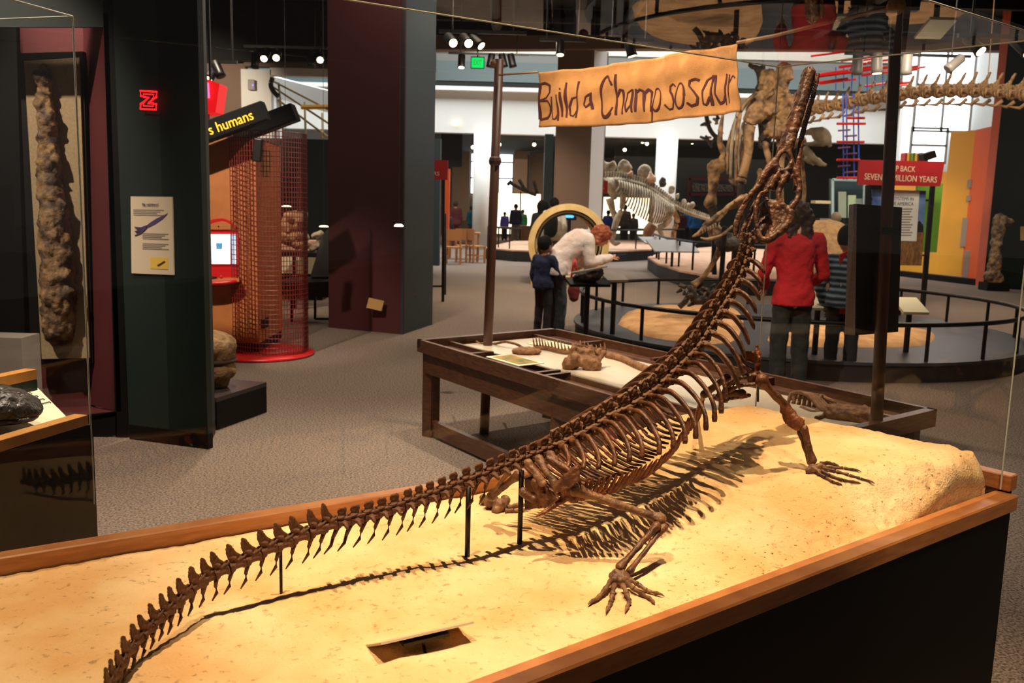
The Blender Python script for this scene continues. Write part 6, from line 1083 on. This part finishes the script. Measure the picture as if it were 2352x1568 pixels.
# ------------------------------------------------------------------ people
SKIN = {'light': mat('light_skin', 'd9a184', .55), 'tan': mat('tan_skin', 'a8714e', .55), 'dark': mat('brown_skin', '7a4c34', .55)}
def cloth(name, c, c2=None, sc=10): return mat(name, c, .9, c2, sc, .25, 60)
def person(px, py, h, face, label, shirt, trousers, hair, skin='light', pose=None, z0=0, hairlen='short', base=None, vox=None, group=None, child=False, shoes='black', sleeves=True, near=False, gir=1.0):
    """upright figure h metres tall, feet at the floor pixel, facing angle face (0 = away from us along +y)"""
    L0 = base if base is not None else G(px, py, z0); root = thing('person', L0, label, 'person', group)
    Rz = M.Rotation(face, 3, 'Z'); J = dict(head=(0, .015, .935), neck=(0, -.005, .86), chest=(0, 0, .74), waist=(0, .0, .60), pelvis=(0, -.005, .52), shl=(-.105, 0, .815), shr=(.105, 0, .815), ell=(-.135, -.01, .645), elr=(.135, -.01, .645), wrl=(-.135, .045, .49), wrr=(.135, .045, .49), hil=(-.052, 0, .51), hir=(.052, 0, .51), knl=(-.058, .012, .285), knr=(.058, .012, .285), anl=(-.060, -.012, .045), anr=(.060, -.012, .045), look=(0, 1, 0))
    if child:
        J.update(head=(0, .015, .91), neck=(0, -.005, .82), shl=(-.11, 0, .775), shr=(.11, 0, .775), chest=(0, 0, .70), ell=(-.14, -.01, .61), elr=(.14, -.01, .61), wrl=(-.14, .045, .47), wrr=(.14, .045, .47))
    if pose: J.update(pose)
    hr_ = .078 if child else .066; X = {k: L0+Rz @ (V(v)*h) if k != 'look' else Rz @ V(v).normalized() for k, v in J.items()}; s = h
    lk = X['look']; side = V((lk.y, -lk.x, 0)).normalized() if abs(lk.z) < .99 else Rz @ V((1, 0, 0)); upv = side.cross(lk).normalized(); Rh = M((side, lk, upv)).transposed()
    vx = vox or (.013 if near else .02); vc = vox or (.016 if near else .02)
    # the body: one continuous skin
    bm = B(); hd = X['head']; ball(bm, hd, (hr_*.80*s, hr_*.95*s, hr_*1.12*s), 3, Rh); ball(bm, hd+lk*hr_*.35*s-upv*hr_*.55*s, (hr_*.55*s, hr_*.55*s, hr_*.5*s), 2, Rh); ball(bm, hd+lk*hr_*.98*s-upv*hr_*.08*s, (hr_*.16*s, hr_*.22*s, hr_*.26*s), 2, Rh)
    for sd in (-1, 1): ball(bm, hd+side*sd*hr_*.80*s-upv*hr_*.05*s, (hr_*.12*s, hr_*.22*s, hr_*.3*s), 2, Rh)
    cap(bm, X['neck']-V((0, 0, .02*s)), hd-upv*hr_*.6*s, .032*s, .03*s); cap(bm, X['chest'], X['neck'], .06*s, .034*s); cap(bm, X['pelvis'], X['chest'], .054*s, .058*s); cap(bm, X['shl'], X['shr'], .036*s, .036*s)
    for q in 'lr':
        cap(bm, X['sh'+q], X['el'+q], .030*s, .024*s); cap(bm, X['el'+q], X['wr'+q], .024*s, .017*s); cap(bm, X['hi'+q], X['kn'+q], .045*s, .032*s); cap(bm, X['kn'+q], X['an'+q], .031*s, .021*s); d_ = (X['wr'+q]-X['el'+q]).normalized(); cap(bm, X['wr'+q], X['wr'+q]+d_*.035*s, .016*s, .020*s); f_ = Rz @ V((0, 1, 0)); cap(bm, X['an'+q]-f_*.01*s-V((0, 0, .02*s)), X['an'+q]+f_*.075*s-V((0, 0, .026*s)), .022*s, .017*s)
    me = remesh(bm, vx, 3)
    if near:
        bm = B()
        for q, sg in (('l', -1), ('r', 1)):
            d_ = (X['wr'+q]-X['el'+q]).normalized(); ac = (Rz @ V((0, 1, 0))); ac = (ac-d_*ac.dot(d_)).normalized(); pl = d_.cross(ac)*sg; o_ = X['wr'+q]+d_*.045*s
            for k, L_ in enumerate((.038, .046, .043, .034)):
                b0 = o_+ac*(.017-.011*k)*s; tube(bm, [b0, b0+d_*L_*.5*s, b0+d_*L_*.85*s+pl*.010*s, b0+d_*L_*.95*s+pl*.020*s], [.0056*s, .0052*s, .0046*s, .003*s], 7)
            b0 = X['wr'+q]+d_*.018*s+ac*.016*s; tube(bm, [b0, b0+ac*.016*s+d_*.014*s, b0+ac*.02*s+d_*.034*s+pl*.004*s], [.0066*s, .006*s, .004*s], 7)
        join_bm(me, bm)
    put('body', me, SKIN[skin], root)
    for sd in (-1, 1): obj('eye', ball(B(), hd+lk*hr_*.86*s+side*sd*hr_*.32*s+upv*hr_*.06*s, hr_*.11*s, 1), K['black'], root, True)
    obj('mouth', ball(B(), hd+lk*hr_*.88*s-upv*hr_*.5*s, (hr_*.28*s, hr_*.06*s, hr_*.05*s), 1, Rh), K['bonered'], root, True)
    # hair
    bm = B(); ball(bm, hd-lk*hr_*.16*s+upv*hr_*.16*s, (hr_*.92*s, hr_*.98*s, hr_*1.08*s), 3, Rh)
    if hairlen != 'short':
        n_ = {'bob': 1.15, 'long': 2.6}[hairlen]; dwn = V((0, 0, -1)) if hairlen == 'long' else (-upv+V((0, 0, -.5))).normalized()
        if hairlen == 'bob': ball(bm, hd-lk*hr_*.2*s+upv*hr_*.2*s, hr_*1.22*s, 3)
        for q in (-1, -.4, .4, 1): cap(bm, hd+side*q*hr_*.62*s-lk*hr_*.35*s, hd+side*q*hr_*.78*s-lk*hr_*.5*s+dwn*hr_*n_*s, hr_*.55*s, hr_*.42*s)
    hm = remesh(bm, vx, 2, .5, .012*s if hairlen != 'short' else .003, 25)
    bmh = bmesh.new(); bmh.from_mesh(hm); bmesh.ops.bisect_plane(bmh, geom=bmh.verts[:]+bmh.edges[:]+bmh.faces[:], plane_co=hd+lk*hr_*.58*s, plane_no=(lk-upv*.55).normalized(), clear_outer=True); bmesh.ops.holes_fill(bmh, edges=bmh.edges[:]); bmh.to_mesh(hm); bmh.free(); put('hair', hm, hair, root)
    # clothes
    fw = Rz @ V((0, 1, 0)); ax = (X['chest']-X['waist']).normalized(); fb = (fw-ax*fw.dot(ax)).normalized() if abs(fw.dot(ax)) < .98 else V((0, 0, 1)); ch = (X['shl']+X['shr'])/2; hip = (X['hil']+X['hir'])/2
    bm = B(); hem = X['pelvis'].lerp(hip, .5)-V((0, 0, .035*s)); tube(bm, [hem, X['pelvis']+V((0, 0, .02*s)), X['waist'], X['chest'], X['chest'].lerp(ch, .75), ch+ax*.012*s, X['neck']], [q_*gir*s for q_ in (.121, .119, .100, .106, .104, .075, .036)], 20, .80, fb)
    cap(bm, X['shl'], X['shr'], .043*s, .043*s)
    for q in 'lr':
        cap(bm, X['sh'+q], X['el'+q], .043*gir*s, .037*gir*s)
        if sleeves: cap(bm, X['el'+q], X['el'+q].lerp(X['wr'+q], .92), .037*gir*s, .030*gir*s)
    put('shirt', remesh(bm, vc, 2, .5, .006*s, 14), shirt, root)
    bm = B(); tube(bm, [X['waist'].lerp(X['pelvis'], .5), hip+V((0, 0, .03*s)), hip-V((0, 0, .04*s))], [.088*s, .098*s, .092*s], 18, .80, fw)
    for q in 'lr': cap(bm, X['hi'+q], X['kn'+q], .055*s, .047*s); cap(bm, X['kn'+q], X['an'+q]-V((0, 0, .012*s)), .047*s, .041*s)
    put('trousers', remesh(bm, vc, 2, .5, .005*s, 12), trousers, root)
    for q in 'lr':
        f_ = Rz @ V((0, 1, 0)); bm = B(); a_ = X['an'+q]-f_*.012*s; a_.z = L0.z+.022*s; b_ = a_+f_*.095*s; cap(bm, a_, b_, .026*s, .021*s); ball(bm, (a_+b_)/2+V((0, 0, .005*s)), (.025*s, .05*s, .024*s), 2, Rz); put('shoe', remesh(bm, vx*.7, 2), K[shoes] if isinstance(shoes, str) else shoes, root)
    return root, X, Rz
navy = cloth('navy_cloth', '1c2348', '141a34'); black_c = cloth('black_cloth', '16141a'); denim = cloth('denim', '39434a', '2b3338'); pinkc = cloth('pink_cream_cloth', 'ece4de', 'e0c6ba', 5); redc = cloth('red_cloth', 'c01a22', 'a8141c', 6); darkjean = cloth('dark_olive_cloth', '20221c', '14150f'); 
dkhair = mat('dark_hair', '0d0907', .8, spec=.15); redhair = mat('red_hair', 'a85024', .6, '7d3818', 30); brhair = mat('brown_hair', '3d2416', .6, '2a180e', 30); greyhair = mat('grey_hair', '8a7a60', .7)
teal_c = cloth('teal_cloth', '1f7c9a'); white_c = cloth('white_cloth', 'cfc8c0'); purple_c = cloth('violet_cloth', '4a4ab0'); green_c = cloth('green_cloth', '2c8a5c'); blue_c = cloth('blue_cloth', '2448b0'); bright_c = cloth('bright_blue_cloth', '1e7ad0'); mar_c = cloth('maroon_cloth', '5a1c1a'); khaki = cloth('khaki_cloth', '8a7a68'); grey_c = cloth('grey_cloth', '6a6460')
# boy in navy
person(1245, 770, 1.24, -.75, 'boy in a navy hooded top and black trousers beside the bending woman', navy, black_c, dkhair, 'tan', dict(elr=(.17, .05, .62), wrr=(.13, .17, .56), look=(.15, 1, -.1)), child=True, near=True)
# woman bending forward
wpz = dict(pelvis=(0, -.05, .50), hil=(-.05, -.05, .50), hir=(.05, -.05, .50), waist=(0, -.005, .60), chest=(0, .10, .70), neck=(0, .22, .745), shl=(-.10, .165, .735), shr=(.10, .165, .735), head=(0, .315, .755), ell=(-.13, .16, .565), elr=(.13, .17, .565), wrl=(-.05, .27, .53), wrr=(.08, .36, .60), look=(0, .75, -.65), knl=(-.055, -.02, .28), knr=(.055, -.02, .28), anl=(-.058, -.05, .045), anr=(.058, -.03, .045))
wr_, wX, wR = person(1286, 768, 1.64, -1.25, 'woman with red hair in a pale pink top bending over a label desk', pinkc, denim, redhair, 'light', wpz, hairlen='bob', near=True, gir=1.22)
sp_ = thing('spectacle_case', wX['wrr'], 'small dark card held in the bending woman\'s right hand', 'card'); d_ = (wX['wrr']-wX['elr']).normalized(); obj('card', box(B(), wX['wrr']+d_*.10+V((.05, 0, .015)), (.16, .05, .012), M.Rotation(-.15, 3, 'Y')), navy, sp_)
bg_ = thing('shoulder_bag', P(1318, 690, 11.0), 'red cloth bag with a white label hanging beside the bending woman', 'bag'); y = 11.05
bm = B(); cap(bm, P(1318, 645, y), P(1318, 682, y), .05, .062); ball(bm, P(1318, 668, y), (.075, .06, .13), 3); put('body', remesh(bm, .01, 3, .5, .006, 20), cloth('bag_cloth', '7c2424', '5a1a20'), bg_); obj('strap', tube(B(), curve([P(1312, 640, y), P(1316, 612, y), P(1320, 594, y+.05)], 4), .014, 7), K['red'], bg_, True); obj('strap', tube(B(), curve([P(1328, 640, y), P(1324, 612, y), P(1321, 594, y+.05)], 4), .014, 7), K['red'], bg_, True); obj('tag', box(B(), P(1322, 637, y-.06), (.06, .012, .08), M.Rotation(.1, 3, 'Y')), K['white'], bg_)
# woman in red, seen from behind
person(1806, 903, 1.69, .10, 'woman in a red top and dark trousers standing with her back to us', redc, darkjean, brhair, 'light', dict(elr=(.165, .02, .63), wrr=(.12, .15, .56), ell=(-.155, .03, .63), wrl=(-.10, .16, .55), look=(.1, 1, -.25), shl=(-.115, 0, .81), shr=(.115, 0, .81), pelvis=(0, -.003, .505)), hairlen='long', near=True, gir=.93)
# striped child
def stripes():
    m = mat('striped_knit', '26323c', .9, None, 8); nt = m.node_tree; b = nt.nodes['Principled BSDF']; tc = nt.nodes['Texture Coordinate']; wv = nt.nodes.new('ShaderNodeTexWave'); wv.bands_direction = 'Z'; wv.inputs['Scale'].default_value = 5.5; wv.inputs['Distortion'].default_value = 1.2; r = nt.nodes.new('ShaderNodeValToRGB'); r.color_ramp.elements[0].color = lin('1a242c')+(1,); r.color_ramp.elements[1].color = lin('8a96a0')+(1,); r.color_ramp.elements.new(.5).color = lin('3a5668')+(1,); nt.links.new(tc.outputs['Object'], wv.inputs['Vector']); nt.links.new(wv.outputs[0], r.inputs[0]); nt.links.new(r.outputs[0], b.inputs['Base Color']); return m
person(1925, 872, 1.50, -.35, 'child in a striped grey-blue cardigan beside the woman in red', stripes(), black_c, dkhair, 'tan', dict(ell=(-.16, .03, .60), wrl=(-.12, .10, .47), elr=(.16, .03, .60), wrr=(.10, .16, .52), look=(.5, 1, -.3)), child=True, near=True)
rs = thing('red_scarf', P(1935, 650, 8.6), 'red patterned cloth hanging at the side of the striped child', 'cloth'); y = 8.62; obj('cloth', solid(B(), [P(1930, 720, y), P(1948, 722, y), P(1950, 575, y+.05), P(1930, 585, y)], (0, .03, 0)), redc, rs)
for k in range(4): obj('patch', solid(B(), [P(1931, 640+18*k, y-.005), P(1940, 640+18*k, y-.005), P(1940, 630+18*k, y-.005), P(1931, 631+18*k, y-.005)], (0, .003, 0)), white_c, rs)
# two men behind the ring
vm_, _, _ = person(0, 0, 1.78, .25, 'man in a black and white vest standing behind the yellow ring', white_c, grey_c, dkhair, 'tan', None, base=V((P(1273, 480, 20.4).x, 20.4, 0)))
bm = B(); q = V((P(1268, 480, 20.4).x, 20.35, 0)); cap(bm, q+V((-.02, -.02, 1.30)), q+V((-.02, -.02, 1.02)), .17, .16); cap(bm, q+V((-.12, -.02, 1.38)), q+V((-.02, -.02, 1.30)), .07, .15); put('vest', remesh(bm, .02, 3), black_c, vm_)
person(0, 0, 1.70, .1, 'person in a dark coat standing left of the man in the vest', black_c, black_c, dkhair, 'tan', None, base=V((P(1247, 480, 20.9).x, 20.9, 0)), hairlen='bob')
# people in the activity area
FAR = [(1045, 566, 1.70, .3, 'person in a long maroon top beyond the wooden chairs', mar_c, mar_c, brhair), (1027, 572, 1.35, -.4, 'small person in black at the left of the person in maroon', black_c, black_c, dkhair), (1082, 556, 1.55, -.6, 'child in a teal top leaning right of the person in maroon', teal_c, grey_c, brhair), (1122, 560, 1.72, .6, 'person in a white top with a grey pack beside the left pole', white_c, denim, brhair), (1158, 552, 1.30, .2, 'child in a violet top right of the left banner pole', purple_c, black_c, brhair), (1168, 541, 1.62, 0, 'person in bright blue behind the child in violet', bright_c, navy, dkhair), (1183, 558, 1.66, .15, 'boy in dark navy with bare forearms in the activity area', navy, khaki, dkhair), (1199, 552, 1.42, 0, 'child in a green top right of the boy in navy', green_c, denim, brhair),
 (1394, 566, 1.50, -.5, 'boy in blue standing left of the plated dinosaur legs', blue_c, denim, dkhair), (1574, 566, 1.72, .2, 'person in a bright blue vest left of the pair behind the plated dinosaur', bright_c, black_c, greyhair), (1594, 569, 1.72, -.2, 'person in a bright blue vest right of the pair behind the plated dinosaur', bright_c, black_c, dkhair), (1562, 567, 1.60, .3, 'person in maroon behind the tail of the plated dinosaur', mar_c, black_c, brhair), (1432, 566, 1.75, .2, 'dark figure before the glowing wall under the plated dinosaur', grey_c, grey_c, dkhair), (1452, 566, 1.40, -.1, 'short grey figure before the glowing wall', grey_c, grey_c, greyhair), (1511, 567, 1.6, .2, 'person in blue behind the front legs of the plated dinosaur', blue_c, denim, brhair)]
for px, py, h, fc, lb, sh_, tr_, ha in FAR: person(px, py, h, fc, lb, sh_, tr_, ha, random.choice(['light', 'tan']), None, vox=.03)
person(0, 0, 1.62, .1, 'grey haired person seen beyond the sandstone boulder', khaki, grey_c, greyhair, 'light', None, base=V((P(1921, 500, 17.5).x, 17.5, 0)), vox=.025)

bpy.data.scenes.remove(WS)
